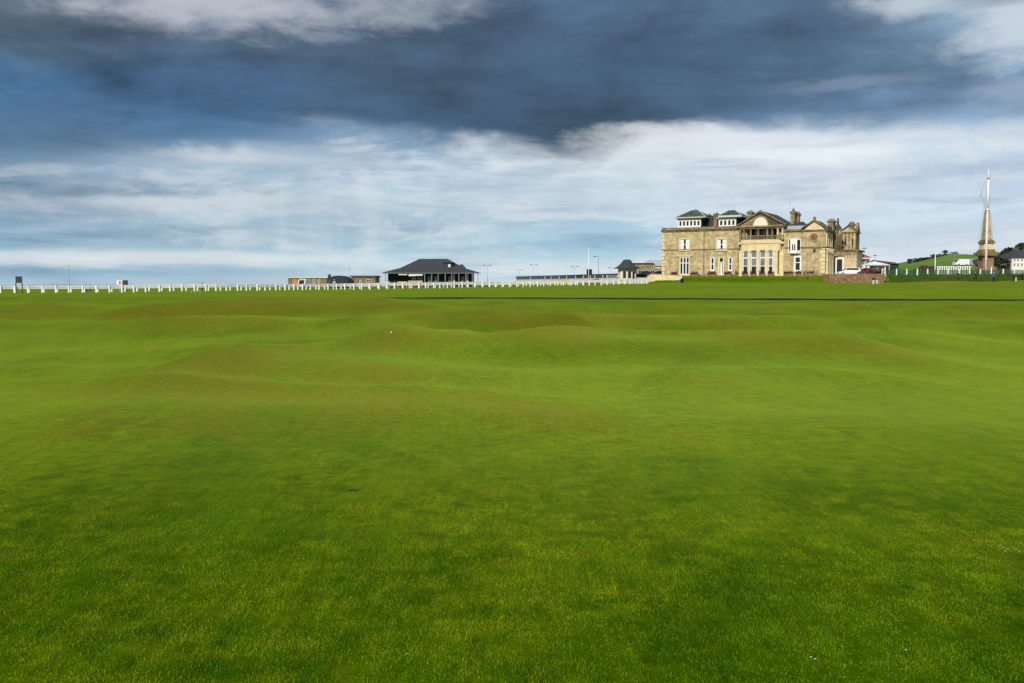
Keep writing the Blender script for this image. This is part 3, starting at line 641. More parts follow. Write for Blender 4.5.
# chimneys
def chimney(px0, px1, pyt, v, depth, zbase, pots=2, m=STONEG, mcap=STONEW, spike=False):
    u0, u1 = U(px0, v), U(px1, v); pc = (px0 + px1) / 2; zt = cz(pyt, pc, v)
    b = MB().box(u0, u1, v, v + depth, zbase, zt - 0.7); bo = b.build('chimney', m, club)
    cp = MB(); cp.box(u0 - 0.2, u1 + 0.2, v - 0.2, v + depth + 0.2, zt - 0.698, zt - 0.3); cp.box(u0 - 0.05, u1 + 0.05, v - 0.05, v + depth + 0.05, zt - 0.298, zt - 0.1)
    if spike: cp.lathe((u0 + u1) / 2, v + depth / 2, [(0.4, zt - 0.1), (0.3, zt + 0.3), (0.08, zt + 0.7), (0.02, zt + 1.0)], 8)
    cp.build('chimney_cap', mcap, bo)
    pt = MB()
    for i in range(pots): u = u0 + (u1 - u0) * (i + 0.5) / pots; pt.lathe(u, v + depth / 2, [(0.16, zt - 0.1), (0.13, zt + 0.35)], 8)
    if not spike: pt.build('chimney_pots', POTS, bo)
    return bo
chimney(713.2, 716.6, 213.0, 3.5, 2.4, ZC + 0.2, 1, m=PINK)
chimney(746.8, 751.2, 211.0, 8, 2.0, ZC + 0.2, 2)
chimney(790.0, 794.0, 210.6, 4.0, 1.6, 15.5, 2, spike=True); chimney(795.4, 798.4, 212.6, 6.5, 1.4, 15.5, 2)
MB().tube([(U(789.2, 5), 5, 15.5), (U(789.2, 5), 5, cz(200.5, 789.2, 5))], 0.035, 6).build('aerial', STEEL, club)
# oriel window over the narrow range
oz0, oz1 = cz(251.8, 793.5), cz(238.8, 793.5); o0, o1 = U(787.6, -0.4), U(800.2, -0.4); ov = 0.25
ob = MB(); P5 = [(o0, ov), (o0 + 0.9, ov - 1.0), (o1 - 0.9, ov - 1.0), (o1, ov)]
ring(ob, P5, oz0 - 0.4, oz0); ring(ob, P5, oz0 + 0.002, oz0 + 0.35); ring(ob, P5, oz1 - 0.3, oz1)
oro = ob.build('oriel', WHITE, club)
og = MB(); ring(og, [(o0 + 0.12, ov), (o0 + 0.95, ov - 0.88), (o1 - 0.95, ov - 0.88), (o1 - 0.12, ov)], oz0 + 0.35, oz1 - 0.3); og.build('pane', GLASS, oro)
of = MB(); mu = [(o0 + 0.06, ov - 0.02), (o0 + 0.9, ov - 0.96), (o0 + 0.9 + (o1 - o0 - 1.8) * 0.5, ov - 0.98), (o1 - 0.9, ov - 0.96), (o1 - 0.06, ov - 0.02)]
for i, (x, y) in enumerate(mu): ww = 0.2 if i in (1, 3) else 0.1; of.box(x - ww, x + ww, y - 0.06, y + 0.12, oz0 + 0.35, oz1 - 0.3)
zz = oz0 + (oz1 - oz0) * 0.6; of.box(o0 + 0.9, o1 - 0.9, ov - 1.01, ov - 0.9, zz - 0.1, zz + 0.1)
of.box(o0 + 1.1, o1 - 1.1, ov - 0.95, ov - 0.885, zz + 0.1, oz1 - 0.3)
of.build('frame', WHITEW, oro)
sash(795.4, 800.6, 257.2, 270.6, v=0.25, transoms=(0.6,), fw=0.12, surround=WHITEW, sw=0.3)
# right bay: gable with round emblem
gz0, gz1 = 15.0, cz(219.3, 814); gv = -0.35; gm = (uB0 + CL) / 2
g = MB(); g.prism([(uB0 + 0.15, gz0), (CL - 0.15, gz0), (gm, gz1 - 0.4)], gv + 0.1, gv + 0.7); g.build('gable', STONE2, club)
rk = MB()
for sx in (1, -1):
    ue = uB0 - 0.45 if sx > 0 else CL + 0.45
    rk.prism([(ue, gz0 + 0.1), (ue, gz0 + 0.5), (gm, gz1), (gm, gz1 - 0.42)] if sx > 0 else [(ue, gz0 + 0.5), (ue, gz0 + 0.1), (gm, gz1 - 0.42), (gm, gz1)], gv - 0.4 + (0.002 if sx > 0 else 0), gv + 0.8)
rk.box(uB0 - 0.3, CL + 0.3, gv - 0.25, gv - 0.001, gz0 - 0.35, gz0 + 0.03)
rk.lathe(gm, gv + 0.1, [(0.35, gz1 - 0.25), (0.28, gz1 + 0.1), (0.4, gz1 + 0.25), (0.05, gz1 + 0.75)], 8)
rk.build('raking_cornice', STONEW, club)
MB().add([(uB0 - 0.2, 0.4, gz0 + 0.25), (CL + 0.2, 0.4, gz0 + 0.25), (CL + 0.2, SV, gz0 + 0.25), (uB0 - 0.2, SV, gz0 + 0.25), (gm, 0.4, gz1 - 0.15), (gm, SV, gz1 - 0.15)], [(0, 1, 4), (1, 2, 5, 4), (2, 3, 5), (3, 0, 4, 5), (3, 2, 1, 0)]).build('bay_roof', SLATE, club)
em = MB(); ez = cz(237.2, 813.8); eu = U(813.8, gv)
em2 = [(eu + 0.85 * math.cos(a), ez + 0.85 * math.sin(a)) for a in np.linspace(0, 2 * math.pi, 20, endpoint=False)]
em.prism(em2, gv - 0.12, gv - 0.001); emo = em.build('roundel', mat('carved_brown_stone', (0.22, 0.11, 0.05), 0.9, 0.5, 3.0), club)
em = MB()
for i in range(16):
    a0, a1 = 2 * math.pi * i / 16, 2 * math.pi * (i + 1) / 16
    em.prism([(eu + r * math.cos(a), ez + r * math.sin(a)) for r, a in ((0.86, a0), (1.1, a0), (1.1, a1), (0.86, a1))], gv - 0.18, gv - 0.002)
em.build('roundel_rim', STONE, emo)
MB().prism([(eu + 0.3 * math.cos(a), ez + 0.3 * math.sin(a)) for a in np.linspace(0, 2 * math.pi, 12, endpoint=False)], gv - 0.17, gv - 0.121).build('roundel_boss', STONEW, emo)
u0 = U(813.2, gv); z0, z1 = cz(252.4, 814), cz(249.2, 814); MB().box(u0, u0 + 0.55, gv - 0.03, gv - 0.002, z0, z1).build('slit_window', GLASS, club)
# right side of the bay: pilasters and half columns, upper and lower
sp = MB()
for vv in (0.6, 2.6, 4.8, 7.2):
    sp.box(CL - 0.002, CL + 0.28, vv - 0.3, vv + 0.3, ZS + 0.2, 14.7); sp.lathe(CL + 0.3, vv, [(0.36, TERR), (0.36, TERR + 0.8), (0.3, TERR + 0.9), (0.27, ZS - 0.7), (0.4, ZS - 0.5), (0.4, ZS - 0.22)], 10)
sp.build('pilaster', STONE2, club)
sc = MB(); sc.box(CL - 0.1, CL + 0.55, -0.6, SV + 0.2, 14.72, 15.2); sc.box(CL - 0.3, CL + 0.25, 0.5, SV, 15.2, 15.9); sc.build('side_parapet', STONEW, club)
for vv in (1.6, 3.7, 6.0): MB().box(CL + 0.003, CL + 0.06, vv - 0.4, vv + 0.4, ZS + 0.8, 13.8).build('side_window', GLASS, club)
chimney(827.2, 832.6, 219.5, 6.5, 3.0, 14.5, 3)
# porch wing at the side (ground floor) and the far gabled wing
PV = 11.0; pw0, pw1 = CL - 2.2, U(857.0, PV); pz = cz(251.5, 845, PV)
pw = MB().box(pw0, pw1, PV, PV + 8.5, zb0, pz); po = pw.build('porch_wing', STONE2, club)
MB().box(pw0 + 2.0, pw1 + 0.45, PV - 0.5, PV + 8.9, pz + 0.002, pz + 0.4).build('porch_cornice', STONEW, po)
MB().box(U(832.8, PV - 0.6), pw1 + 0.2, PV - 0.35, PV - 0.002, pz - 1.1, pz).build('porch_frieze', STONEG, po)
d0, d1 = U(837.2, PV), U(842.6, PV); dz = cz(259.3, 840, PV)
fr = MB(); fr.box(d0 - 0.35, d0, PV - 0.2, PV - 0.003, TERR, dz + 0.35); fr.box(d1, d1 + 0.35, PV - 0.2, PV - 0.003, TERR, dz + 0.35); fr.box(d0, d1, PV - 0.2, PV - 0.003, dz, dz + 0.35); fr.build('doorway', WHITEW, po)
MB().box(d0, d1, PV - 0.06, PV - 0.003, TERR, dz).build('door', DARK, po)
for q0 in (846.5, 849.5, 852.5, 855.8):
    u = U(q0, PV); MB().lathe(u, PV - 0.25, [(0.3, TERR), (0.3, TERR + 0.7), (0.22, TERR + 0.8), (0.2, pz - 1.5), (0.32, pz - 1.3), (0.32, pz - 1.1)], 10).build('porch_column', STONE2, po)
FV = 16.0; f0, f1 = U(841.5, FV), U(855.6, FV); fz = cz(232.8, 850, FV)
fw_ = MB(); FE = FV + 5.5; fw_.box(f0, f1, FV, FE, zb0, fz); fw_.box(CL - 2.0, f0, SV + 2.4, DEP - .1, zb0 + .1, fz - 0.3); fo = fw_.build('far_wing', STONEG, club)
fm = (f0 + f1) / 2; fap = cz(224.8, 848, FV)
MB().prism([(f0, fz + 0.25), (f1, fz + 0.25), (fm, fap - 0.2)], FV + 0.05, FV + 0.5).build('far_gable', STONE, fo)
rk = MB(); rk.box(f0 - 0.3, f1 + 0.35, FV - 0.35, FE + .2, fz, fz + 0.25)
rk.prism([(f0 - 0.4, fz + 0.25), (f0 - 0.4, fz + 0.65), (fm, fap + 0.1), (fm, fap - 0.3)], FV - 0.298, FV + 0.7); rk.prism([(f1 + 0.4, fz + 0.65), (f1 + 0.4, fz + 0.25), (fm, fap - 0.3), (fm, fap + 0.1)], FV - 0.3, FV + 0.7)
rk.build('raking_cornice', STONEW, fo)
MB().add([(f0, FV + .5, fz + 0.25), (f1, FV + .5, fz + 0.25), (f1, FE, fz + 0.25), (f0, FE, fz + 0.25), (fm, FV + .5, fap - .1), (fm, FE, fap - .1)], [(0, 1, 4), (1, 2, 5, 4), (2, 3, 5), (3, 0, 4, 5), (3, 2, 1, 0)]).build('far_roof', SLATE, fo)
sg = MB(); sg.prismx([(FV + .8, fz + 0.25), (FV + 5.3, fz + 0.25), (FV + 3, fz + 2.7)], f1 - 0.4, f1 + 0.2); sg.build('side_gable', STONEW, fo)
for q0 in (843.6, 847.0, 850.6, 854.2): u = U(q0, FV); MB().box(u - 0.25, u + 0.25, FV - 0.16, FV - 0.002, pz + 0.6, fz - 0.05).build('far_pilaster', STONE, fo)
for q0 in (845.3, 852.4): u = U(q0, FV); MB().box(u - 0.32, u + 0.32, FV - 0.05, FV - 0.003, pz + 1.6, fz - 1.4).build('far_window', GLASS, fo)
cm = MB()
for vv in (SV + 0.3,): pass
for q0 in (834.0, 836.4, 838.8, 840.8): u = U(q0, SV + 2.0); cm.lathe(u, SV + 2.0, [(0.24, pz + 0.4), (0.22, fz - 0.8), (0.34, fz - 0.6), (0.34, fz - 0.3)], 10)
cm.build('loggia_column', STONEG, fo)
MB().box(CL - 1.9, f0 + 0.2, SV + 1.5, SV + 2.6, fz - 0.3, fz + 0.35).build('loggia_cornice', STONEW, fo)
chimney(848.2, 853.2, 222.8, FV + 3.4, 1.6, fz, 4)
gt = MB(); gu = U(837.2, SV + 1.8); gt.prism([(gu - 1.3, fz + 0.35), (gu + 1.3, fz + 0.35), (gu, fz + 2.4)], SV + 1.6, SV + 2.2); gt.lathe(gu, SV + 1.9, [(0.3, fz + 2.0), (0.22, fz + 2.9), (0.3, fz + 3.1), (0.05, fz + 3.5)], 8); gt.build('gablet', STONEW, fo)
chimney(706.5, 709.5, 214.6, 14, 1.6, ZC, 2)

# terrace paving in front of and beside the building
tp = MB()
a = O2 + E * -1 + NI * -1.6; b = O2 + E * (CL + 2) + NI * -1.6; c_ = O2 + E * (CL + 2) + NI * 0.4; d = O2 + E * -1 + NI * 0.4
tp.add([(a.x, a.y, TERR + 0.03), (b.x, b.y, TERR + 0.03), (c_.x, c_.y, TERR + 0.03), (d.x, d.y, TERR + 0.03)], [(0, 1, 2, 3)])
tag(tp.build('terrace_paving', mat('pale_flagstones', (0.45, 0.38, 0.26), 0.9, 0.2)), kind='structure')
b1 = O2 + E * (CL + 0.5) + NI * 2
yd = MB().add([(WX0, 216.3, TERR + 0.02), (WX1, 210.4, TERR + 0.02), (WX1 + 8, 250, TERR + 0.02), (b1.x, b1.y + 20, TERR + 0.02)], [(0, 1, 2, 3)]); tag(yd.build('car_park', ASPH), kind='structure')
# flower boxes
fx = [(671, 677.3), (690.8, 698.2), (708, 716.4), (724.2, 731.6), (735.6, 738.6), (742.3, 748.2), (750.6, 756.6), (759.4, 765.2), (768.2, 774.4), (784, 793.4), (796.2, 801.6), (804, 814.8)]
fl_lab = ['leftmost dark red flower box, left of the french window', 'dark red flower box just right of the french window', 'dark red flower box under the left narrow window', 'dark red flower box under the right narrow window',
          'short dark red flower box beside the red brown downpipe', 'dark red flower box under the first tall bow window', 'dark red flower box under the second tall bow window', 'dark red flower box under the third tall bow window', 'dark red flower box under the fourth tall bow window',
          'long dark red flower box left of the window under the oriel', 'short dark red flower box under the window below the oriel', 'long dark red flower box at the foot of the gable with the roundel']
for i, (a, b) in enumerate(fx):
    v = -2.6 if 5 <= i <= 8 else -1.3
    pc = O2 + E * ((cu(a, v) + cu(b, v)) / 2) + NI * v; L_ = abs(cu(b, v) - cu(a, v))
    t_ = thing('flower_box', fl_lab[i], 'flower box', (pc.x, pc.y, TERR + 0.03), PHI, 'flower boxes along the clubhouse front')
    MB().box(-L_ / 2, L_ / 2, -0.22, 0.22, 0, 0.55).build('trough', STONEW, t_)
    rr = random.Random(i); fb = MB()
    for k in range(int(L_ * 170)):
        x, y, z = rr.uniform(-L_ / 2, L_ / 2), rr.uniform(-0.28, 0.28), 0.5 + rr.uniform(0, 0.85) * (0.7 + 0.3 * math.sin(x_ := rr.uniform(0, 6)))
        s_ = rr.uniform(0.06, 0.12); n_ = Vector((rr.gauss(0, 1), rr.gauss(0, 1), rr.gauss(0, 1))).normalized(); aa = n_.orthogonal().normalized() * s_; bb = n_.cross(aa).normalized() * s_; p0 = Vector((x, y, z))
        fb.add([p0 - aa, p0 + bb, p0 + aa, p0 - bb], [(0, 1, 2, 3)])
    fb.build('flowers', FLOWERD, t_, fixn=False)

# steps with handrails
su_ = cu(812.6, -6); sp0 = O2 + E * su_ + NI * -8.4
st = thing('garden_steps', 'stone steps with two pale handrails climbing the grass bank', 'steps', (sp0.x, sp0.y, 0), PHI)
zl0 = gz(sp0.x, sp0.y); sm_ = MB()
for k in range(8): zt_ = zl0 + (TERR - zl0) * (k + 1) / 8; sm_.box(-0.8, 0.8, k * 0.6, (k + 1) * 0.6 - 0.002, zl0 - 0.4, zt_)
sm_.build('step', STONEW, st)
for sx in (-0.95, 0.95):
    h = MB(); h.tube([(sx, 0, zl0 + 0.9), (sx, 4.8, TERR + 0.9)], 0.05); h.tube([(sx, 0, zl0 - 0.2), (sx, 0, zl0 + 0.9)], 0.05); h.tube([(sx, 4.8, TERR - 0.2), (sx, 4.8, TERR + 0.9)], 0.05); h.tube([(sx, 2.4, zl0), (sx, 2.4, (zl0 + TERR) / 2 + 0.9)], 0.04); h.build('handrail', mat('pale_rail', (0.6, 0.52, 0.36), 0.6), st)

# retaining wall
def wall_run(name, label, pts, z0f, ztop, th, m, cope=None, cat='wall'):
    t_ = thing(name, label, cat, (pts[0][0], pts[0][1], 0)); b = MB(); c2 = MB(); ox, oy = pts[0]
    for (x0, y0, za), (x1, y1, zb_) in zip([(p[0], p[1], ztop[i]) for i, p in enumerate(pts[:-1])], [(p[0], p[1], ztop[i + 1]) for i, p in enumerate(pts[1:])]):
        d = Vector((x1 - x0, y1 - y0)).normalized(); n_ = Vector((-d.y, d.x)) * th / 2
        def Q(x, y, s_, z): return (x - ox + n_.x * s_, y - oy + n_.y * s_, z)
        za0, zb0_ = gz(x0, y0 - 0.6) - 0.5, gz(x1, y1 - 0.6) - 0.5
        b.add([Q(x0, y0, -1, za0), Q(x1, y1, -1, zb0_), Q(x1, y1, 1, zb0_), Q(x0, y0, 1, za0), Q(x0, y0, -1, za), Q(x1, y1, -1, zb_), Q(x1, y1, 1, zb_), Q(x0, y0, 1, za)], [(0, 1, 5, 4), (1, 2, 6, 5), (2, 3, 7, 6), (3, 0, 4, 7), (4, 5, 6, 7), (3, 2, 1, 0)])
        if cope: c2.add([Q(x0, y0, -1.3, za + .002), Q(x1, y1, -1.3, zb_ + .002), Q(x1, y1, 1.3, zb_ + .002), Q(x0, y0, 1.3, za + .002), Q(x0, y0, -1.3, za + .14), Q(x1, y1, -1.3, zb_ + .14), Q(x1, y1, 1.3, zb_ + .14), Q(x0, y0, 1.3, za + .14)], [(0, 1, 5, 4), (1, 2, 6, 5), (2, 3, 7, 6), (3, 0, 4, 7), (4, 5, 6, 7), (3, 2, 1, 0)])
    b.build('masonry', m, t_)
    if cope: c2.build('coping', cope, t_)
    return t_
wp = [(xat(823, 218), 218.0 - 0.6), (WX0, 216 - 0.6), (xat(856, 212), 212.0), (WX1, 209 - 0.6), (WX1 + 1.5, 210.5)]
wall_run('retaining_wall', 'brown rubble retaining wall below the parked white car', wp, None, [TERR + 0.1, TERR + 0.15, TERR + 0.12, TERR + 0.1, TERR], 0.5, RUBBLE, STONEG)
lw = []
for u_, v_ in ((-11, -2.8), (-7, -4.3), (-1, -5.6), (7.5, -5.8)): q = O2 + E * u_ + NI * v_; lw.append((q.x, q.y))
wall_run('low_garden_wall', 'low cream stone wall at the left corner of the clubhouse lawn', lw, None, [4.5, 4.45, 4.4, 4.0], 0.45, STONE2, STONE)

# ------------------------------------------------------------------ white rail fences
def poly_pts(keys, step):
    P_ = [Vector((xat(a, b), b)) for a, b in keys]; out = [P_[0].copy()]; cur = P_[0].copy(); i = 1; rem = step
    while i < len(P_):
        d = (P_[i] - cur).length
        if d < rem: rem -= d; cur = P_[i].copy(); i += 1
        else: cur = cur + (P_[i] - cur).normalized() * rem; out.append(cur.copy()); rem = step
    return out
def rail_fence(label, keys, step, h, off_=0.0, pw_=0.095):
    pts = poly_pts(keys, step); root = thing('rail_fence', label, 'fence', (pts[0].x, pts[0].y, 0), group='white rail fences along the road')
    ox, oy = pts[0]; zs = [gz(p.x, p.y) for p in pts]
    # smooth the tops
    zz = [sum(zs[max(0, i - 3):i + 4]) / len(zs[max(0, i - 3):i + 4]) for i in range(len(zs))]
    for z0, hh, th in ((h - 0.24, 0.26, 0.09), (h - 0.46, 0.16, 0.06)):
        r = MB()
        for i in range(len(pts) - 1):
            p, q_ = pts[i], pts[i + 1]; d = (q_ - p).normalized(); n_ = Vector((-d.y, d.x)) * th / 2
            def Q(a, s_, z): return (a.x - ox + n_.x * s_ - 0, a.y - oy + n_.y * s_, z)
            za, zb_ = zz[i] + z0, zz[i + 1] + z0
            if z0 > h - 0.3: r.add([Q(p, -1, za), Q(q_, -1, zb_), Q(q_, 1, zb_), Q(p, 1, za), Q(p, -1, za + hh), Q(q_, -1, zb_ + hh), Q(q_, 1, zb_ + hh), Q(p, 1, za + hh)], [(0, 1, 5, 4), (1, 2, 6, 5), (2, 3, 7, 6), (3, 0, 4, 7), (4, 5, 6, 7), (3, 2, 1, 0)])
            else: r.add([Q(p, -1, za), Q(q_, -1, zb_), Q(q_, 1, zb_), Q(p, 1, za), Q(p, -1, za + hh), Q(q_, -1, zb_ + hh), Q(q_, 1, zb_ + hh), Q(p, 1, za + hh)], [(0, 1, 5, 4), (1, 2, 6, 5), (2, 3, 7, 6), (3, 0, 4, 7), (4, 5, 6, 7), (3, 2, 1, 0)])
        r.build('top_rail' if z0 > h - 0.3 else 'lower_rail', WHITEW, root)
    for i, p in enumerate(pts):
        j = 0.02 * math.sin(i * 2.1); fr_r = random.Random(i * 7 + int(ox * 10)); p = p + Vector((fr_r.uniform(-.14, .14), 0)); hv_ = fr_r.uniform(-.03, .05); tl = fr_r.uniform(-.03, .03)
        MB().frus((p.x - ox - pw_ - 0.01, p.x - ox + pw_ + 0.01, p.y - oy - 0.17 + j, p.y - oy - 0.05 + j, zs[i] - 0.3), (p.x - ox - pw_ + tl, p.x - ox + pw_ + tl, p.y - oy - 0.16 + j, p.y - oy - 0.05 + j, zz[i] + h - 0.0 + hv_)).build('post', WHITEW, root)
    return root
k1 = [(-14, 130), (100, 138), (220, 148), (340, 165), (430, 178), (500, 190), (580, 202), (650, 215)]
rail_fence('nearer white rail fence crossing the far grass from the left edge to the round kiosk', k1, 1.75, 1.02)
k2 = [(-14, 139), (100, 147), (220, 158), (340, 176), (430, 188), (500, 199), (580, 211), (640, 222)]
rail_fence('further white rail fence running just behind the nearer one', k2, 1.9, 1.0)

# ------------------------------------------------------------------ people
def skin_mesh(name, verts, edges, root=0, sub=1):
    me = bpy.data.meshes.new(name); me.from_pydata([v[:3] for v in verts], edges, [])
    ob = bpy.data.objects.new(name, me); COL.objects.link(ob)
    md = ob.modifiers.new('s', 'SKIN'); md.use_smooth_shade = True
    sv = me.skin_vertices[0].data
    for i, v in enumerate(verts): r = v[3]; sv[i].radius = (r, r) if not isinstance(r, tuple) else r; sv[i].use_root = (i == root)
    sb = ob.modifiers.new('u', 'SUBSURF'); sb.levels = sub; sb.render_levels = sub
    dg = bpy.context.evaluated_depsgraph_get(); dg.update()
    out = bpy.data.meshes.new_from_object(ob.evaluated_get(dg)); out.name = name
    bpy.data.objects.remove(ob); return out
def person_meshes(pose):
    st, ar = pose     # stride, arm poses
    V = []; Ed = []
    def a(x, y, z, r): V.append((x, y, z, r)); return len(V) - 1
    def e(i, j): Ed.append((i, j))
    pel = a(0, 0, 0.95, (0.155, 0.11)); wa = a(0, 0, 1.10, (0.135, 0.10)); ch = a(0, -0.005, 1.30, (0.165, 0.115)); up = a(0, 0.0, 1.43, (0.11, 0.08)); nk = a(0, -0.01, 1.50, 0.055); hd = a(0, -0.03, 1.575, 0.075); h2 = a(0, -0.025, 1.66, (0.082, 0.095)); h3 = a(0, -0.015, 1.735, 0.06)
    nose = a(0, -0.125, 1.635, 0.012)
    for p, q in ((pel, wa), (wa, ch), (ch, up), (up, nk), (nk, hd), (hd, h2), (h2, h3), (h2, nose)): e(p, q)
    legs = []; arms = []
    for s in (-1, 1):
        hip = a(s * 0.10, 0, 0.88, 0.095); kn = a(s * 0.11, -0.02 + s * st * 0.5, 0.50, 0.062); an = a(s * 0.12, 0.02 + s * st, 0.09, 0.040); toe = a(s * 0.14, -0.14 + s * st, 0.035, 0.035)
        e(pel, hip); e(hip, kn); e(kn, an); e(an, toe); legs.append((hip, kn, an, toe))
        sh = a(s * 0.185, 0, 1.40, 0.062)
        if ar == 'down': el = (s * 0.25, 0.03 - s * st * 0.4, 1.13); wr = (s * 0.26, -0.06 - s * st * 0.8, 0.90); hn = (s * 0.255, -0.09 - s * st * 0.9, 0.82); fd = Vector((0, -0.2, -1)).normalized()
        elif ar == 'front': el = (s * 0.24, -0.08, 1.15); wr = (s * 0.07, -0.27, 1.02); hn = (s * 0.035, -0.31, 0.96); fd = Vector((-s * 0.2, -0.3, -0.9)).normalized()
        else: el = (s * 0.30, 0.03, 1.16); wr = (s * 0.19, -0.05, 0.98); hn = (s * 0.14, -0.07, 0.95); fd = Vector((-s * 0.9, -0.3, -0.3)).normalized()
        el = a(*el, 0.045); wr = a(*wr, 0.030); hd_ = a(*hn, (0.036, 0.022)); e(up, sh); e(sh, el); e(el, wr); e(wr, hd_); arms.append((sh, el, wr))
        hv = Vector(hn); side = fd.cross(Vector((s, 0, 0.01))).normalized() if abs(fd.x) < 0.7 else Vector((0, 0, 1))
        for k in range(4):
            b0 = hv + side * (k - 1.5) * 0.021 + fd * 0.035; l = (0.07, 0.082, 0.078, 0.06)[k]
            f1 = a(*b0, 0.0095); f2 = a(*(b0 + fd * l * 0.55 + Vector((-s * 0.008, 0, 0))), 0.0088); f3 = a(*(b0 + fd * l + Vector((-s * 0.025, 0, 0))), 0.0075); e(hd_, f1); e(f1, f2); e(f2, f3)
        t1 = a(*(hv + side * -0.045), 0.010); t2 = a(*(hv + side * -0.062 + fd * 0.04), 0.0085); e(hd_, t1); e(t1, t2)
    body = skin_mesh('body', V, Ed, 0, 1)
    # clothing: shells on the same skeleton
    def shell(ids, edges, grow, name):
        mp = {i: k for k, i in enumerate(ids)}
        vv = []
        for i in ids:
            r = V[i][3]; r = (r[0] + grow, r[1] + grow) if isinstance(r, tuple) else r + grow; vv.append((*V[i][:3], r))
        return skin_mesh(name, vv, [(mp[p], mp[q]) for p, q in edges], 0, 1)
    jid = [pel, wa, ch, up] + [i for t_ in arms for i in t_]; jed = [(pel, wa), (wa, ch), (ch, up)] + [(up, t_[0]) for t_ in arms] + [(t_[0], t_[1]) for t_ in arms] + [(t_[1], t_[2]) for t_ in arms]
    jacket = shell(jid, jed, 0.018, 'jacket')
    tid = [pel] + [i for t_ in legs for i in t_[:3]]; ted = [(pel, t_[0]) for t_ in legs] + [(t_[0], t_[1]) for t_ in legs] + [(t_[1], t_[2]) for t_ in legs]
    trou = shell(tid, ted, 0.016, 'trousers')
    shoes = [skin_mesh('shoe', [(*V[t_[2]][:3], 0.05), (*V[t_[3]][:3], 0.045)], [(0, 1)], 0, 1) for t_ in legs]
    hair = MB(); hair.lathe(0, -0.005, [(0.088, 1.67), (0.095, 1.71), (0.085, 1.755), (0.05, 1.785), (0.01, 1.795)], 12)
    return body, jacket, trou, shoes, hair
POSES = {k: person_meshes(v) for k, v in {'stand': (0.04, 'down'), 'walk': (0.24, 'down'), 'hands': (0.05, 'front'), 'hip': (0.03, 'hip')}.items()}
CLOTH = {}
def cloth(name, c): return CLOTH.setdefault(name, mat('cloth_' + name, c, 0.85, 0.15, 8.0))
def mesh_obj(name, me, m, parent):
    me = me.copy(); me.materials.clear(); me.materials.append(m); o = bpy.data.objects.new(name, me); COL.objects.link(o); o.parent = parent
    return o
def person(label, loc, rz, pose, top, bottom, h=1.78, hat=None, hair=HAIR, group=None):
    body, jk, tr, sh, hr = POSES[pose]
    t_ = thing('person', label, 'person', loc, rz, group); s_ = h / 1.79; t_.scale = (s_, s_, s_)
    mesh_obj('body', body, SKIN, t_); mesh_obj('jacket', jk, cloth(*top), t_); mesh_obj('trousers', tr, cloth(*bottom), t_)
    for m_ in sh: mesh_obj('shoe', m_, TYRE, t_)
    if hat:
        hm = MB(); hm.lathe(0, -0.005, [(0.10, 1.69), (0.105, 1.72), (0.09, 1.77), (0.05, 1.80), (0.01, 1.81)], 12); hm.box(-0.07, 0.07, -0.19, -0.09, 1.695, 1.71); hm.build('cap', cloth(*hat), t_)
    else: hr.build('hair', hair, t_)
    return t_
BK = ('black', (0.012, 0.012, 0.014)); NV = ('navy', (0.015, 0.025, 0.06)); BL_ = ('blue', (0.02, 0.08, 0.32)); WH = ('white', (0.7, 0.7, 0.7)); GY = ('grey', (0.12, 0.12, 0.13)); RD = ('red', (0.25, 0.03, 0.04)); PKH = ('khaki', (0.30, 0.24, 0.16)); LPK = ('lilac', (0.5, 0.42, 0.55))
def pp(label, px, Y, rz, pose, top, bottom, h=1.78, z=None, **k):
    x = xat(px, Y); return person(label, (x, Y, gz(x, Y) - 0.01 if z is None else z), rz, pose, top, bottom, h, **k)
pp('person in dark clothes behind the left rail fence, left of a close pair', 86, 166, R(20), 'stand', NV, BK, 1.72, z=0.08)
pp('person in dark clothes behind the left rail fence, right of a close pair', 90, 166.4, R(-30), 'hip', BK, GY, 1.70, z=0.08)
pp('lone person in black standing behind the white fence right of the black notice board', 202, 168, R(90), 'stand', BK, BK, 1.80, z=zat(282.2, 168) - 1.8)
pp('person with a white cap and lilac top in front of the dark tent', 334.3, 185, R(10), 'hands', LPK, GY, 1.78, z=zat(279.4, 185) - 1.8, hat=WH)
pp('left person of the pair on the grass below the retaining wall, pale trousers', 873.3, 178, R(200), 'stand', BK, WH, 1.8)
pp('right person of the pair on the grass below the retaining wall, dark jacket', 877.2, 178.6, R(150), 'walk', GY, WH, 1.8)
pp('person in black on the grass bank left of the monument under the white van', 958, 161, R(40), 'stand', BK, BK, 1.7)
pp('person in black walking on the grass just left of the monument', 975.2, 160, R(-80), 'walk', BK, BK, 1.8)
pp('person in a bright blue jacket standing on the grass right of the flagpole', 993.3, 160, R(0), 'stand', BL_, BK, 1.9)
pp('person in dark clothes by the white marker post near the dark bush', 1013.2, 162, R(60), 'hip', NV, BK, 1.75)
cr = [(869.8, 217, BK, GY, None, 'person in black at the left end of the group by the white canopy'), (872.6, 215.5, WH, NV, None, 'person in a white top among the group by the white canopy'), (875.0, 214, BK, BK, None, 'person all in black in the middle of the group by the canopy'), (876.9, 216, GY, BK, WH, 'person in a grey jacket and white cap in the group by the canopy'), (879.4, 214.5, RD, BK, None, 'person in a dark red jacket in the group by the canopy'), (882.2, 213.5, WH, WH, None, 'person all in white at the right end of the group')]
for i, (q0, Y, a, b, ht, lb) in enumerate(cr): pp(lb, q0, Y, R(60 * i), ('stand', 'walk', 'hands', 'hip')[i % 4], a, b, 1.76, z=TERR + 0.02, hat=ht, group='people beside the clubhouse')

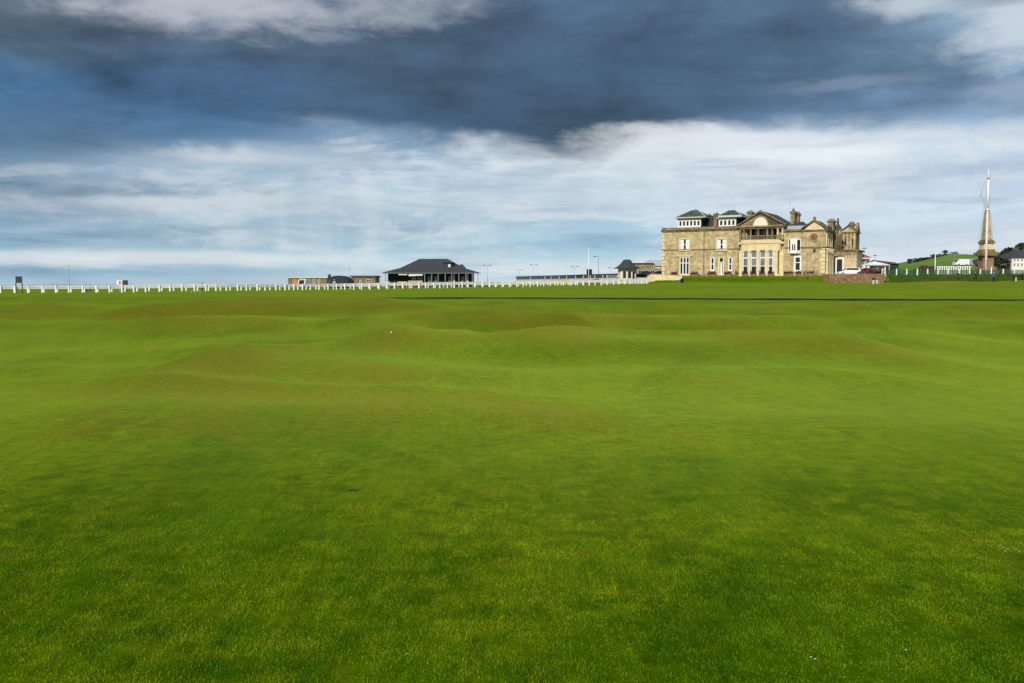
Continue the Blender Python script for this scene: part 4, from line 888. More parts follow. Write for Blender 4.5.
# ------------------------------------------------------------------ cars
def car(label, px, Y, z, rz, paint, L=4.4, W=1.8, H=1.5, style='hatch', cat='car', group=None, name='parked_car'):
    t_ = thing(name, label, cat, (xat(px, Y), Y, z), rz, group); h2 = L / 2   # front at -x
    cl = 0.2
    if style == 'van': prof = [(-h2, .35), (-h2, .95), (-h2 + .25, 1.05), (-h2 + .95, H * .93), (-h2 + 1.3, H), (h2 - .15, H), (h2, H * .9), (h2, .35)]; gl0, gl1 = 0.55, 0.85
    elif style == 'mpv': prof = [(-h2, .35), (-h2 + .03, .72), (-h2 + .35, .86), (-h2 + 1.05, 1.0), (-h2 + 1.9, H * .95), (-h2 + 2.5, H), (h2 - .9, H * .985), (h2 - .45, H * .92), (h2 - .12, .95), (h2, .75), (h2, .35)]
    else: prof = [(-h2, .32), (-h2 + .03, .62), (-h2 + .3, .76), (-h2 + 1.15, .90), (-h2 + 1.85, H * .94), (-h2 + 2.3, H), (h2 - 1.1, H * .985), (h2 - .6, H * .9), (h2 - .12, .93), (h2, .72), (h2, .32)]
    # body as loft with tumblehome
    b = MB(); n = len(prof); v = []
    for y, k in ((-W / 2, 0), (-W / 2 + 0.03, 1), (W / 2 - 0.03, 1), (W / 2, 0)):
        pass
    secs = [-W / 2, -W / 2 + 0.10, W / 2 - 0.10, W / 2]
    for si, y in enumerate(secs):
        for x, z_ in prof:
            if si in (0, 3): zz_ = min(z_, 0.93 if style != 'van' else H * 0.97); v.append((x * 0.985, y, zz_ if z_ < 0.94 else zz_))
            else:
                v.append((x, y + (0.06 if si == 1 else -0.06) * (1 if z_ > 0.95 else 0), z_))
    f = [tuple(range(n))[::-1], tuple(range(3 * n, 4 * n))]
    for s_ in range(3):
        for i in range(n): f.append((s_ * n + i, s_ * n + (i + 1) % n, (s_ + 1) * n + (i + 1) % n, (s_ + 1) * n + i))
    b.add(v, f); b.build('body', paint, t_)
    gl = MB()
    wt = H * 0.93; wb = 1.0 if style != 'van' else 1.1
    for sy in (-1, 1):
        yo = W / 2 - 0.035; a0 = -h2 + (1.35 if style != 'van' else 0.6); a1 = h2 - (0.55 if style != 'van' else L * 0.0 + 3.0)
        gl.add([(a0, sy * yo, wb), (a1, sy * yo, wb), (a1 - 0.25, sy * (yo - 0.055), wt), (a0 + 0.6, sy * (yo - 0.055), wt), (a0, sy * (yo - .06), wb), (a1, sy * (yo - .06), wb), (a1 - 0.25, sy * (yo - .12), wt), (a0 + 0.6, sy * (yo - 0.12), wt)],
               [(0, 1, 2, 3), (4, 5, 6, 7), (0, 1, 5, 4), (1, 2, 6, 5), (2, 3, 7, 6), (3, 0, 4, 7)])
    gl.build('side_window', GLASS, t_)
    ws = MB(); i0 = 3 if style != 'van' else 2
    xa, za = prof[i0]; xb, zb_ = prof[i0 + 1]; ws.add([(xa - .012 + .03, -W / 2 + .2, za + .05), (xa + .018, W / 2 - .2, za + .05), (xb - .03, W / 2 - .25, zb_ - .0), (xb - .03, -W / 2 + .25, zb_), (xa + .1, -W / 2 + .2, za + .02), (xa + .1, W / 2 - .2, za + .02), (xb + .02, W / 2 - .25, zb_ - .05), (xb + .02, -W / 2 + .25, zb_ - .05)], [(0, 1, 2, 3), (4, 5, 6, 7), (0, 1, 5, 4), (1, 2, 6, 5), (2, 3, 7, 6), (3, 0, 4, 7)]); ws.build('windscreen', GLASS, t_)
    MB().box(h2 - .02, h2 + .015, -W / 2 + .25, W / 2 - .25, 0.98 if style == 'van' else .80, H * .86 if style == 'van' else .92).build('rear_window', GLASS, t_)
    for sy in (-1, 1):
        MB().box(-h2 - .02, -h2 + .1, sy * (W / 2 - .32) - .17, sy * (W / 2 - .32) + .17, .60, .74).build('headlight', mat('headlight_lens', (.7, .7, .7), .2), t_)
        MB().box(h2 - .1, h2 + .02, sy * (W / 2 - .2) - .12, sy * (W / 2 - .2) + .12, .66, .9).build('tail_light', RED, t_)
        for x in (-h2 + .85, h2 - .82):
            ty = MB(); r = .33; pts_ = []
            w_ = MB(); n_ = 18; y0, y1 = sy * (W / 2 + .015), sy * (W / 2 - .2)
            w_.prism([(x + r * math.cos(2 * math.pi * k / n_), r + r * math.sin(2 * math.pi * k / n_)) for k in range(n_)], min(y0, y1), max(y0, y1)); wo = w_.build('wheel', TYRE, t_)
            MB().prism([(x + .2 * math.cos(2 * math.pi * k / 12), r + .2 * math.sin(2 * math.pi * k / 12)) for k in range(12)], sy * (W / 2 + .03) - .015, sy * (W / 2 + .03) + .012).build('rim', mat('alloy_rim', (.5, .5, .5), .35, metal=.5), wo)
    return t_
PW = mat('white_car_paint', (0.78, 0.80, 0.82), 0.25, 0.03, spec=0.5); PN = mat('navy_car_paint', (0.012, 0.016, 0.045), 0.25, 0.1, spec=0.5); PR = mat('dark_red_car_paint', (0.10, 0.010, 0.014), 0.25, 0.1, spec=0.5); PS = mat('silver_car_paint', (0.45, 0.48, 0.52), 0.25, 0.05, spec=0.5, metal=0.3)
PM = mat('black_car_paint', (0.015, 0.015, 0.018), 0.25, 0.1, spec=0.5)
car('white people carrier parked side-on before the clubhouse porch', 849, 218, TERR + 0.02, R(-3), PW, 5.1, 1.9, 1.75, 'mpv')
car('dark red hatchback parked just right of the white people carrier', 865.6, 214.5, TERR + 0.02, R(-76), PR, 3.9, 1.8, 1.6)
car('black car parked in the shade of the white canopy', 872.0, 222, TERR + 0.02, R(10), PM, 4.2, 1.8, 1.45)
car('navy blue car parked left of the clubhouse, the nearer to the round kiosk', 643.8, 254, TERR, R(8), PN, 4.3, 1.8, 1.5, group='dark cars parked left of the clubhouse')
car('navy blue car parked close against the clubhouse corner', 656.6, 255, TERR, R(4), PN, 3.9, 1.8, 1.5, group='dark cars parked left of the clubhouse')
car('black car with its roof just above the fence by the round kiosk', 641.0, 247, zat(280.0, 247), R(0), PM, 4.0, 1.8, 1.45)
car('white van parked before the low brown building seen from its end', 304, 246, zat(283.9, 246) - 1.1, R(82), PW, 4.6, 1.9, 2.25, 'van', 'van', name='parked_van')
car('white van on the road below the hill, left of the pair', 960.3, 262, zat(266.2, 262), R(4), PW, 3.9, 1.9, 1.95, 'van', 'van', name='parked_van', group='vans below the green hill')
car('silver van with a bluish roof parked close behind the monument base', 972.5, 268, zat(266.2, 268), R(-2), PS, 4.2, 1.9, 2.05, 'van', 'van', name='parked_van', group='vans below the green hill')
car('dark red car half hidden by the russet shrub', 928, 226, zat(272.6, 226), R(3), PR, 4.0, 1.8, 1.5)

# ------------------------------------------------------------------ small buildings
def window_on(parent, x0, x1, y, z0, z1, m=GLASS, frame=WHITE, fw=0.08, mull=1):
    fr = MB(); fr.box(x0, x0 + fw, y - 0.07, y, z0, z1); fr.box(x1 - fw, x1, y - 0.07, y, z0, z1); fr.box(x0 + fw, x1 - fw, y - 0.07, y, z0, z0 + fw); fr.box(x0 + fw, x1 - fw, y - 0.07, y, z1 - fw, z1)
    for k in range(1, mull + 1):
        xx = x0 + (x1 - x0) * k / (mull + 1); fr.box(xx - fw / 3, xx + fw / 3, y - 0.06, y, z0 + fw, z1 - fw)
    w_ = fr.build('window', frame, parent); MB().box(x0 + .02, x1 - .02, y - 0.03, y - 0.004, z0 + .02, z1 - .02).build('pane', m, w_); return w_
def local(px, Y, cx): return xat(px, Y) - cx
# low brown building
def flat_building(label, px0, px1, pyt, Y, dep, m, fascia, wins, z0):
    cx = xat((px0 + px1) / 2, Y); t_ = thing('low_building', label, 'building', (cx, Y, 0)); a, b = local(px0, Y, cx), local(px1, Y, cx); zt = zat(pyt, Y)
    MB().box(a, b, 0, dep, z0, zt - 0.35).build('wall', m, t_)
    MB().box(a - 0.3, b + 0.3, -0.3, dep + 0.3, zt - 0.348, zt).build('roof', fascia, t_)
    for (p0, p1, y0, y1, mm) in wins: window_on(t_, local(p0, Y, cx), local(p1, Y, cx), -0.003, zat(y1, Y), zat(y0, Y), mm)
    return t_
bA = flat_building('long low brown building with a cream flat roof edge behind the white van', 288, 327, 276.8, 262, 9, BROWN, CREAM, [(299.5, 305.5, 278.6, 281.5, GLASS), (313, 315, 279, 284, DARK), (318, 320, 279.6, 282.6, GLASS)], -1)
Y = 262; cx = xat(307.5, Y); MB().box(local(292.6, Y, cx), local(298, Y, cx), -0.1, -0.003, -1, zat(279.0, Y)).build('timber_door', ORANGE, bA)
flat_building('low brown flat roofed building just left of the dark pavilion', 351.6, 375.4, 275.6, 250, 8, BROWN, mat('dark_brown_fascia', (0.09, 0.075, 0.055), .9), [(359.5, 361.5, 280, 284, DARK), (366, 372, 279.5, 281.5, GLASS)], -1)
# dark tent
cx = xat(337.5, 235); tt = thing('dark_tent', 'rounded dark navy canvas tent between the two low brown buildings', 'tent', (cx, 235, 0)); hw_ = 11.3 * 235 / F; zt = zat(275.6, 235); m1 = MB(); pr = []
for k in range(13): a = math.pi * k / 12; pr.append((hw_ * math.cos(a) * (1.0 if abs(math.cos(a)) > .5 else 1), -0.5 + (zt + 0.5) * abs(math.sin(a)) ** 0.38))
m1.prism(pr, 0, 9); m1.build('canopy', NAVY, tt)
m2_ = MB(); m2_.prism([(p[0] * 1.01, p[1] * 1.01) for p in pr], 1.5, 1.8); m2_.prism([(p[0] * 1.01, p[1] * 1.01) for p in pr], 4.5, 4.8); m2_.build('rib', NAVY, tt)
m3 = MB(); m3.prism([(-hw_ * .95, -.4), (-hw_ * .62, -.4), (-hw_ * .62, 3.0), (-hw_ * .9, 2.7)], -.04, -.003); m3.build('door_flap', TEAL, tt)
m4 = MB(); m4.box(-hw_ * .9, -hw_ * .72, 1, 2.2, zt - .7, zt + .32); m4.build('vent_cowl', NAVY, tt)
# slate roofed pavilion
Yp = 225; cx = xat(431, Yp); pv = thing('pavilion', 'dark glazed pavilion with a wide hipped slate roof and veranda posts', 'pavilion', (cx, Yp, 0)); lx = lambda p, y=Yp: xat(p, y) - cx
gzp = 0.6; ze = zat(272.6, Yp); zr = zat(258.8, Yp + 5)
MB().box(lx(387), lx(472), 1.8, 12, gzp, ze - 0.1).build('wall', DARK, pv)
rp = MB(); x0, x1 = lx(382.8), lx(479.8); r0, r1 = lx(419.5, Yp + 5), lx(447.5, Yp + 5)
zm = ze + 1.15; mx0, mx1 = x0 + (r0 - x0) * .48, x1 - (x1 - r1) * .48
rp.add([(x0, -1, ze), (x1, -1, ze), (x1, 13.5, ze), (x0, 13.5, ze), (mx0, 2.0, zm), (mx1, 2.0, zm), (mx1, 10.5, zm), (mx0, 10.5, zm), (r0, 5.5, zr), (r1, 5.5, zr), (r1, 7, zr), (r0, 7, zr)],
       [(0, 1, 5, 4), (1, 2, 6, 5), (2, 3, 7, 6), (3, 0, 4, 7), (4, 5, 9, 8), (5, 6, 10, 9), (6, 7, 11, 10), (7, 4, 8, 11), (8, 9, 10, 11), (3, 2, 1, 0)]); rp.build('roof', SLATE, pv)
MB().box(x0 + .1, x1 - .1, -.95, -.8, ze - .22, ze - .002).build('fascia', mat('grey_fascia', (.16, .17, .18), .6), pv)
for p0 in (386, 425, 432, 438.5, 445.5, 452, 459, 466, 472.5, 478): MB().box(lx(p0) - .08, lx(p0) + .08, -.75, -.6, gzp, ze - .22).build('post', mat('grey_post', (.22, .23, .24), .6), pv)
for a, b in ((411, 415.5), (417, 421.5), (427, 430.5), (434, 437), (448, 451), (461, 464)): window_on(pv, lx(a), lx(b), 1.79, gzp + .8, ze - .9, GLASSB, mat('grey_frame', (.4, .42, .42), .6))
MB().box(lx(452.8), lx(454.4), 1.7, 1.795, gzp, ze - .3).build('door_frame', WHITEW, pv); MB().box(lx(466.3), lx(468), 1.7, 1.795, gzp, ze - .3).build('door_frame', WHITEW, pv)
aw = MB(); aw.add([(lx(409), -.7, ze - .35), (lx(423), -.7, ze - .35), (lx(423), .8, ze - .25), (lx(409), .8, ze - .25), (lx(409), -.7, ze - .85), (lx(423), -.7, ze - .7), (lx(423), .8, ze - .6), (lx(409), .8, ze - .65)], [(0, 1, 5, 4), (1, 2, 6, 5), (2, 3, 7, 6), (3, 0, 4, 7), (0, 1, 2, 3), (4, 5, 6, 7)]); aw.box(lx(399), lx(407.5), -.7, -.6, ze - .6, ze - .3); aw.build('awning', CANVASW, pv)
dm = MB(); dy = 2.1; dm.box(lx(444), lx(451.8), dy, dy + 3, ze + 1.0, zat(262.7, Yp + dy)); do = dm.build('dormer', SLATE, pv); MB().hip(lx(442.5), lx(453.4), dy - .4, dy + 3, zat(262.7, Yp + dy) + .002, lx(446), lx(449.5), dy + 1.4, zat(260.2, Yp + dy)).build('dormer_roof', SLATE, do)
MB().box(lx(447.8), lx(449.8), dy - .04, dy - .003, ze + 1.35, ze + 2.0).build('dormer_window', WHITEW, do)
gb = MB(); gb.hip(lx(457), lx(465), 5.2, 8, ze + 1.0, lx(458.6), lx(461.5), 6.5, zat(264.3, Yp + 6)); gb.build('rear_gable', SLATE, pv)
# tan panels before the pavilion
for p0, p1, lb in ((383.6, 389.6, 'small cream board by the fence under the left end of the pavilion'), (397.5, 407, 'narrow cream bench back before the dark pavilion'), (408, 422.4, 'wide tan timber bench before the lit pavilion windows')):
    Yb_ = 205; cx2 = xat((p0 + p1) / 2, Yb_); t_ = thing('bench', lb, 'bench', (cx2, Yb_, 0), group='benches before the pavilion'); hh = (xat(p1, Yb_) - xat(p0, Yb_)) / 2; zt = zat(280.7 if p0 > 407 else 281.6, Yb_); z0 = gz(cx2, Yb_)
    bb = MB()
    for k in range(4): zz0 = zt - .16 - k * .19; bb.box(-hh, hh, .3, .36, zz0, zz0 + .16)
    bb.build('backrest', TAN if p0 > 407 else CREAM, t_); MB().box(-hh, hh, -.2, .29, zt - .9, zt - .84).build('seat', TAN, t_)
    for sx in (-hh + .1, hh - .1): MB().box(sx - .05, sx + .05, -.18, .42, z0 - .1, zt - .902).build('leg', TAN, t_)
# long glazed building
A = Vector((xat(516, 330), 330)); B = Vector((xat(617, 243), 243)); d = (B - A); LL = d.length; rz = math.atan2(d.y, d.x)
gbd = thing('long_glazed_building', 'long low building with a band of dark glazing running towards the round kiosk', 'building', (A.x, A.y, 0), rz)
def lu_(px):   # local x along the wall for an image column
    k = (px - 512) / F; return (k * A.y - A.x) / (d.x / LL - k * d.y / LL)
zt1 = 4.45; zb1 = 3.55
MB().box(0, LL, 0.05, 10, 0.5, zb1).build('wall', mat('pale_wall', (.55, .55, .52), .8), gbd)
MB().box(-.2, LL + .2, -.25, 10.2, zt1, zt1 + .14).build('roof', mat('dark_roof_edge', (.05, .055, .06), .6), gbd)
cols = [516, 530.5, 545, 551, 559, 566.5, 575.5, 583, 590, 594.5, 602.5, 606.8, 616.5]
for i in range(len(cols) - 1):
    a, b = lu_(cols[i]), lu_(cols[i + 1]); mm = GLASSB if i == 11 else (mat('blue_glass', (.012, .02, .07), .15) if i in (2, 4, 5) else (mat('green_panel', (.03, .05, .04), .5) if i == 6 else GLASS))
    fr = MB().box(a, a + .22, -.1, .04, zb1, zt1); fo2 = fr.build('window', WHITEW, gbd); MB().box(a + .22, b, 0, .04, zb1, zt1).build('pane', mm, fo2)
MB().box(lu_(552), lu_(568.5), -.6, -.1, .8, zb1 - .1).build('tan_screen', TAN, gbd)
bx = MB().box(lu_(583.0), lu_(584.5), 1, 2.2, zt1 + .14, zt1 + 1.6).build('roof_box', DARK, gbd)
for q0 in (524, 538, 570, 578, 600): window_on(gbd, lu_(q0), lu_(q0) + 1.4, .048, 1.9, 3.0)
# kiosk
Yk = 226; cx = xat(626.8, Yk); kk = thing('round_kiosk', 'small round cream kiosk with a bell shaped slate roof', 'kiosk', (cx, Yk, 0)); zk = zat(268.3, Yk); zt = zat(259.6, Yk); rb = 8.9 * Yk / F; g0 = gz(cx, Yk - 2.2) - .2
MB().lathe(0, 0, [(rb, g0), (rb, zk + .1)], 20, sm=False).build('wall', CREAM, kk)
pr = [(14.6 * Yk / F, zk - .03), (11 * Yk / F, zk + .25), (7.6 * Yk / F, zk + .8), (5.3 * Yk / F, zk + 1.4), (3.8 * Yk / F, zt - .12), (2.0 * Yk / F, zt), (.05, zt + .05)]
MB().lathe(0, 0, [(.1, zk - .05)] + pr, 20).build('roof', SLATE, kk)
for an in (-112, -80, -48, -20):
    a = R(an); c_, s_ = math.cos(a), math.sin(a); wv = MB(); tx, ty_ = -s_, c_
    m_ = GLASS if an in (-112, -80) else CREAM
    def pt(o_, r_, z_): return (r_ * c_ + tx * o_, r_ * s_ + ty_ * o_, z_)
    ww = .35; wv.add([pt(-ww, rb - .05, g0 + 1.5), pt(ww, rb - .05, g0 + 1.5), pt(ww, rb - .05, zk - .8), pt(-ww, rb - .05, zk - .8), pt(-ww, rb + .03, g0 + 1.5), pt(ww, rb + .03, g0 + 1.5), pt(ww, rb + .03, zk - .8), pt(-ww, rb + .03, zk - .8)], [(0, 1, 2, 3), (4, 5, 6, 7), (0, 1, 5, 4), (1, 2, 6, 5), (2, 3, 7, 6), (3, 0, 4, 7)]); wv.build('window', GLASS if an != -20 else DARK, kk)
for an in (-130, -96, -64, -34, 0): a = R(an); MB().lathe((rb + .06) * math.cos(a), (rb + .06) * math.sin(a), [(.13, g0), (.13, zk + .05)], 8).build('pilaster', WHITEW, kk)
# brown buildings left of the clubhouse
Yq = 285; cx = xat(645, Yq); bq = thing('rear_building', 'brown stone flat topped building between the kiosk and the clubhouse', 'building', (cx, Yq, 0)); l2 = lambda p: xat(p, Yq) - cx
MB().box(l2(632), l2(655), 0, 10, 2, zat(264.0, Yq)).build('wall', mat('brown_sandstone', (.26, .19, .12), .9, .25), bq); MB().box(l2(631), l2(653.5), -.3, 10, zat(264, Yq) + .003, zat(263.0, Yq)).build('roof', DARK, bq)
MB().box(l2(633), l2(661), -3, -.003, 2, zat(268.6, Yq)).build('lower_wall', mat('dull_stone', (.24, .2, .14), .9, .25), bq)
for p0 in (637, 643, 649, 656): window_on(bq, l2(p0), l2(p0) + 1.2, -3.003, zat(274, Yq), zat(270.2, Yq))
for p0 in (636, 641, 646.5): window_on(bq, l2(p0), l2(p0) + .9, -.006, zat(268, Yq), zat(265.5, Yq), GLASS, CREAM)
Yq = 305; cx = xat(655, Yq); bq2 = thing('pale_hall', 'pale grey hall roof showing beside the clubhouse left corner', 'building', (cx, Yq, 0)); l3 = lambda p: xat(p, Yq) - cx
MB().box(l3(645), l3(668), 0, 8, 2, zat(266, Yq)).build('wall', CREAM, bq2); MB().hip(l3(642), l3(670), -.5, 9, zat(266, Yq) + .003, l3(650), l3(665), 4, zat(259.5, Yq)).build('roof', mat('pale_grey_roof', (.38, .42, .44), .6), bq2)

# red roofed pavilion right of the clubhouse
Yr = 244; cx = xat(863, Yr); rk_ = thing('red_roofed_kiosk', 'white kiosk with a red and grey pitched roof right of the clubhouse', 'kiosk', (cx, Yr, 0)); l4 = lambda p: xat(p, Yr) - cx
MB().box(l4(856), l4(869), 0, 5, TERR, zat(258.4, Yr)).build('wall', WHITE, rk_)
MB().hip(l4(851), l4(871.6), -1, 6, zat(258.4, Yr) + .003, l4(853.5), l4(861), 2.5, zat(251.6, Yr)).build('roof', ROOFRED, rk_)
MB().box(l4(851.2), l4(871.4), -1.05, -.95, zat(258.9, Yr), zat(257.9, Yr)).build('fascia', CANVASW, rk_)
for p0 in (859, 864.2): MB().box(l4(p0), l4(p0) + .3, -.8, -.5, TERR, zat(258.9, Yr)).build('post', STEEL, rk_)
for p0 in (857.3, 861.5, 866): window_on(rk_, l4(p0), l4(p0) + .7, -.003, zat(265, Yr), zat(260.2, Yr))
# white canopies
Yc = 218.5; cx = xat(875.5, Yc); cn = thing('white_canopy', 'white pitched canopy on thin posts over the group of people', 'canopy', (cx, Yc, 0)); l5 = lambda p: xat(p, Yc) - cx
MB().hip(l5(864.5), l5(887), -1.8, 2.5, zat(265.0, Yc), l5(873.5), l5(875.5), .4, zat(261.4, Yc)).build('canopy_roof', CANVASW, cn)
MB().box(l5(864.5) + .03, l5(887) - .03, -1.78, -1.74, zat(266.0, Yc), zat(265.0, Yc) - .003).build('valance', mat('grey_valance', (.3, .3, .32), .8), cn)
for p0 in (866, 886): 
    for yy in (-1.6, 2.3): MB().box(l5(p0) - .05, l5(p0) + .05, yy - .05, yy + .05, TERR, zat(265, Yc)).build('post', WHITE, cn)
# dark roofed sheds behind
Ys = 300; cx = xat(887, Ys); sh_ = thing('dark_shed', 'long dark roofed shed at the foot of the green hill', 'shed', (cx, Ys, 0)); l6 = lambda p: xat(p, Ys) - cx
MB().box(l6(877), l6(898), 0, 6, TERR, zat(264.3, Ys)).build('wall', mat('dark_green_wall', (.03, .045, .035), .8), sh_); MB().add([(l6(874), -.6, zat(263, Ys)), (l6(899), -.6, zat(264.3, Ys)), (l6(899), 7, zat(264.3, Ys)), (l6(874), 7, zat(263, Ys)), (l6(876), 3, zat(259.6, Ys)), (l6(898.4), 3, zat(262.2, Ys))], [(0, 1, 5, 4), (1, 2, 5), (2, 3, 4, 5), (3, 0, 4), (3, 2, 1, 0)]).build('roof', mat('dark_grey_roof', (.06, .062, .068), .8), sh_)

# ------------------------------------------------------------------ hill on the right
hill_prof = [(868, 268), (884, 263.6), (900, 263.4), (912, 262.2), (925, 259.3), (940, 256.4), (950, 254.6), (960, 255.2), (972, 255.2), (985, 254.0), (1000, 253), (1024, 251.5), (1080, 249), (1200, 252), (1400, 262)]
def make_hill():
    Yh = 560.0; X = []; rows = np.linspace(0, 1, 22); xs = np.array([xat(p[0], Yh) for p in hill_prof]); zs = np.array([zat(p[1], Yh) for p in hill_prof]); gx = np.linspace(xs[0] - 20, xs[-1] + 50, 120)
    tops = np.interp(gx, xs, zs); v = []; 
    for t_ in rows:
        for x, z in zip(gx, tops):
            yy = 330 + (Yh + 60 - 330) * t_; k = math.sin(min(t_ * 1.15, 1.0) * math.pi / 2) if yy <= Yh else math.cos((yy - Yh) / 60 * .6)
            k = ss(np.array((yy - 330) / (Yh - 330)))
            zz_ = 3.0 + (z - 3.0) * float(k) + 0.35 * math.sin(x * .07 + yy * .05) + .3 * math.sin(x * .15 - yy * .03)
            v.append((x * (0.62 + 0.38 * yy / Yh), yy, zz_))
    n = len(gx); f = [(j * n + i, j * n + i + 1, (j + 1) * n + i + 1, (j + 1) * n + i) for j in range(len(rows) - 1) for i in range(n - 1)]
    m = bpy.data.materials.new('hill_grass'); m.use_nodes = True; t = NT(m.node_tree); b = m.node_tree.nodes['Principled BSDF']; tc = t.n('ShaderNodeNewGeometry').outputs['Position']
    c = t.mix(t.ss(t.noise(tc, .05, 6, .65), .35, .65), (.07, .16, .002), (.13, .22, .004)); c = t.mix(t.ss(t.noise(tc, .3, 5, .7), .55, .75), c, (.02, .05, .004)); t.put(b.inputs['Base Color'], c); b.inputs['Roughness'].default_value = .9
    o = MB().add(v, f, True).build('hill', m); tag(o, kind='structure')
    return gx
make_hill()
def hill_z(px, Yh=545): return zat(np.interp(px, [p[0] for p in hill_prof], [p[1] for p in hill_prof]), 560)

# ------------------------------------------------------------------ foliage
def leafmat(name, c1, c2): 
    return mat(name, c1, .8, .35, 2.0, second=c2)
def leafy(mb, c, rad, n, size, rr):
    for k in range(n):
        while True:
            p = Vector((rr.uniform(-1, 1), rr.uniform(-1, 1), rr.uniform(-1, 1)))
            if p.length < 1: break
        p = p.normalized() * (p.length ** 0.45)
        q_ = Vector(c) + Vector((p.x * rad[0], p.y * rad[1], p.z * rad[2])); s_ = size * rr.uniform(.6, 1.4); nn = Vector((rr.gauss(0, 1), rr.gauss(0, 1), rr.gauss(0, 1))).normalized(); a = nn.orthogonal().normalized() * s_; b = nn.cross(a).normalized() * s_ * .7
        mb.add([q_ - a, q_ - b * .8, q_ + a, q_ + b], [(0, 1, 2, 3)])
def shrub(name, label, cat, x, y, z, blobs, m, size=.22, dens=45, trunk=True, tr=.12, seed=1, group=None):
    t_ = thing(name, label, cat, (x, y, z), group=group); rr = random.Random(seed); f = MB()
    zmin = min(b[2] - b[5] for b in blobs)
    for (bx, by, bz, rx, ry, rz_) in blobs: leafy(f, (bx, by, bz), (rx, ry, rz_), int(dens * max(1, rx * ry + rx * rz_)), size, rr)
    f.build('crown' if 'tree' in name else 'foliage', m, t_, fixn=False)
    w_ = MB(); bz = blobs[len(blobs) // 2]; top = (bz[0], bz[1], bz[2])
    w_.tube([(0, 0, -.4), (top[0] * .3, 0, top[2] * .5), top], [tr, tr * .8, tr * .3], 6)
    for (bx, by, bz_, rx, ry, rz_) in blobs: w_.tube([(top[0] * .3, 0, top[2] * .45), (bx, by, bz_)], [tr * .6, tr * .2], 5)
    w_.build('trunk' if 'tree' in name else 'stems', mat('bark', (.06, .045, .03), .9), t_)
    return t_
DG = leafmat('dark_evergreen_leaves', (.016, .028, .010), (.028, .036, .012)); RU = leafmat('russet_leaves', (.11, .042, .022), (.06, .05, .015)); MG = leafmat('green_leaves', (.03, .07, .012), (.05, .08, .01)); PG = leafmat('purple_brown_leaves', (.03, .018, .02), (.02, .025, .012))
shrub('shrub', 'russet brown shrub behind the green netting fence', 'shrub', xat(923, 220), 220, TERR, [(-1.2, 0, .9, 1.2, .9, .9), (.4, 0, 1.2, 1.4, .9, 1.05), (1.8, 0, .9, 1.1, .9, .8), (-.2, 0, 1.7, .9, .7, .6)], RU, seed=3)
shrub('shrub', 'dark evergreen shrub between the people and the green netting', 'shrub', xat(891, 224), 224, TERR, [(-.9, 0, .9, 1.0, .8, .9), (.6, 0, 1.1, 1.1, .8, 1.1), (1.4, 0, .7, .7, .7, .7)], DG, seed=4)
shrub('shrub', 'purple brown bush on the grass at the right edge', 'shrub', xat(1021.5, 201), 201, gz(xat(1021.5, 201), 201), [(-.5, 0, .8, .75, .7, .8), (.5, 0, 1.0, 1.0, .7, 1.0), (1.5, 0, .8, .8, .7, .8)], PG, seed=5, size=.16)
# hedges and trees on the hill
for i, (p, w_, h_, lb) in enumerate(((920, 5.0, 1.9, 'low dark bush on the hill crest left of the white pole'), (926, 3.2, 1.5, 'smaller dark bush on the hill crest next to the low one'), (939, 5.2, 2.0, 'long dark hedge on the hill crest right of the white pole'))):
    Yh = 548; x = xat(p, Yh); z = hill_z(p) - .9
    shrub('bush', lb, 'bush', x, Yh, z, [(-w_ * .6, 0, h_ * .4, w_ * .5, 1.2, h_ * .55), (0, 0, h_ * .5, w_ * .5, 1.2, h_ * .62), (w_ * .6, 0, h_ * .6, w_ * .45, 1.2, h_ * .5)], DG, size=.4, dens=22, seed=20 + i, tr=.2)
Yh = 550; x = xat(944.3, Yh); shrub('round_tree', 'single small round tree on the hill skyline', 'tree', x, Yh, hill_z(944.3) - .6, [(-.7, 0, 2.3, 1.2, 1, .8), (.6, 0, 2.5, 1.2, 1, .8), (0, 0, 2.9, 1, .9, .6)], DG, size=.3, dens=35, seed=31, tr=.15)
x = xat(953.5, Yh); shrub('round_tree', 'low tree on the hill skyline near the lamp post above the vans', 'tree', x, Yh, hill_z(953) - .9, [(-1.5, 0, 1.4, 1.5, 1, .8), (.9, 0, 1.6, 1.4, 1, .9)], MG, size=.3, dens=30, seed=32, tr=.15)
Yt = 545; x = xat(909, Yt); tw = thing('stone_hut', 'small dark square hut standing on the hill skyline', 'hut', (x, Yt, 0)); zt_ = hill_z(909)
MB().box(-.9, .9, -.9, .9, zt_ - 2, zat(259.4, Yt)).build('wall', mat('dark_hut_stone', (.02, .022, .02), .9), tw); MB().box(-1.1, 1.1, -1.1, 1.1, zat(259.4, Yt) + .003, zat(258.9, Yt)).build('roof', DARK, tw)

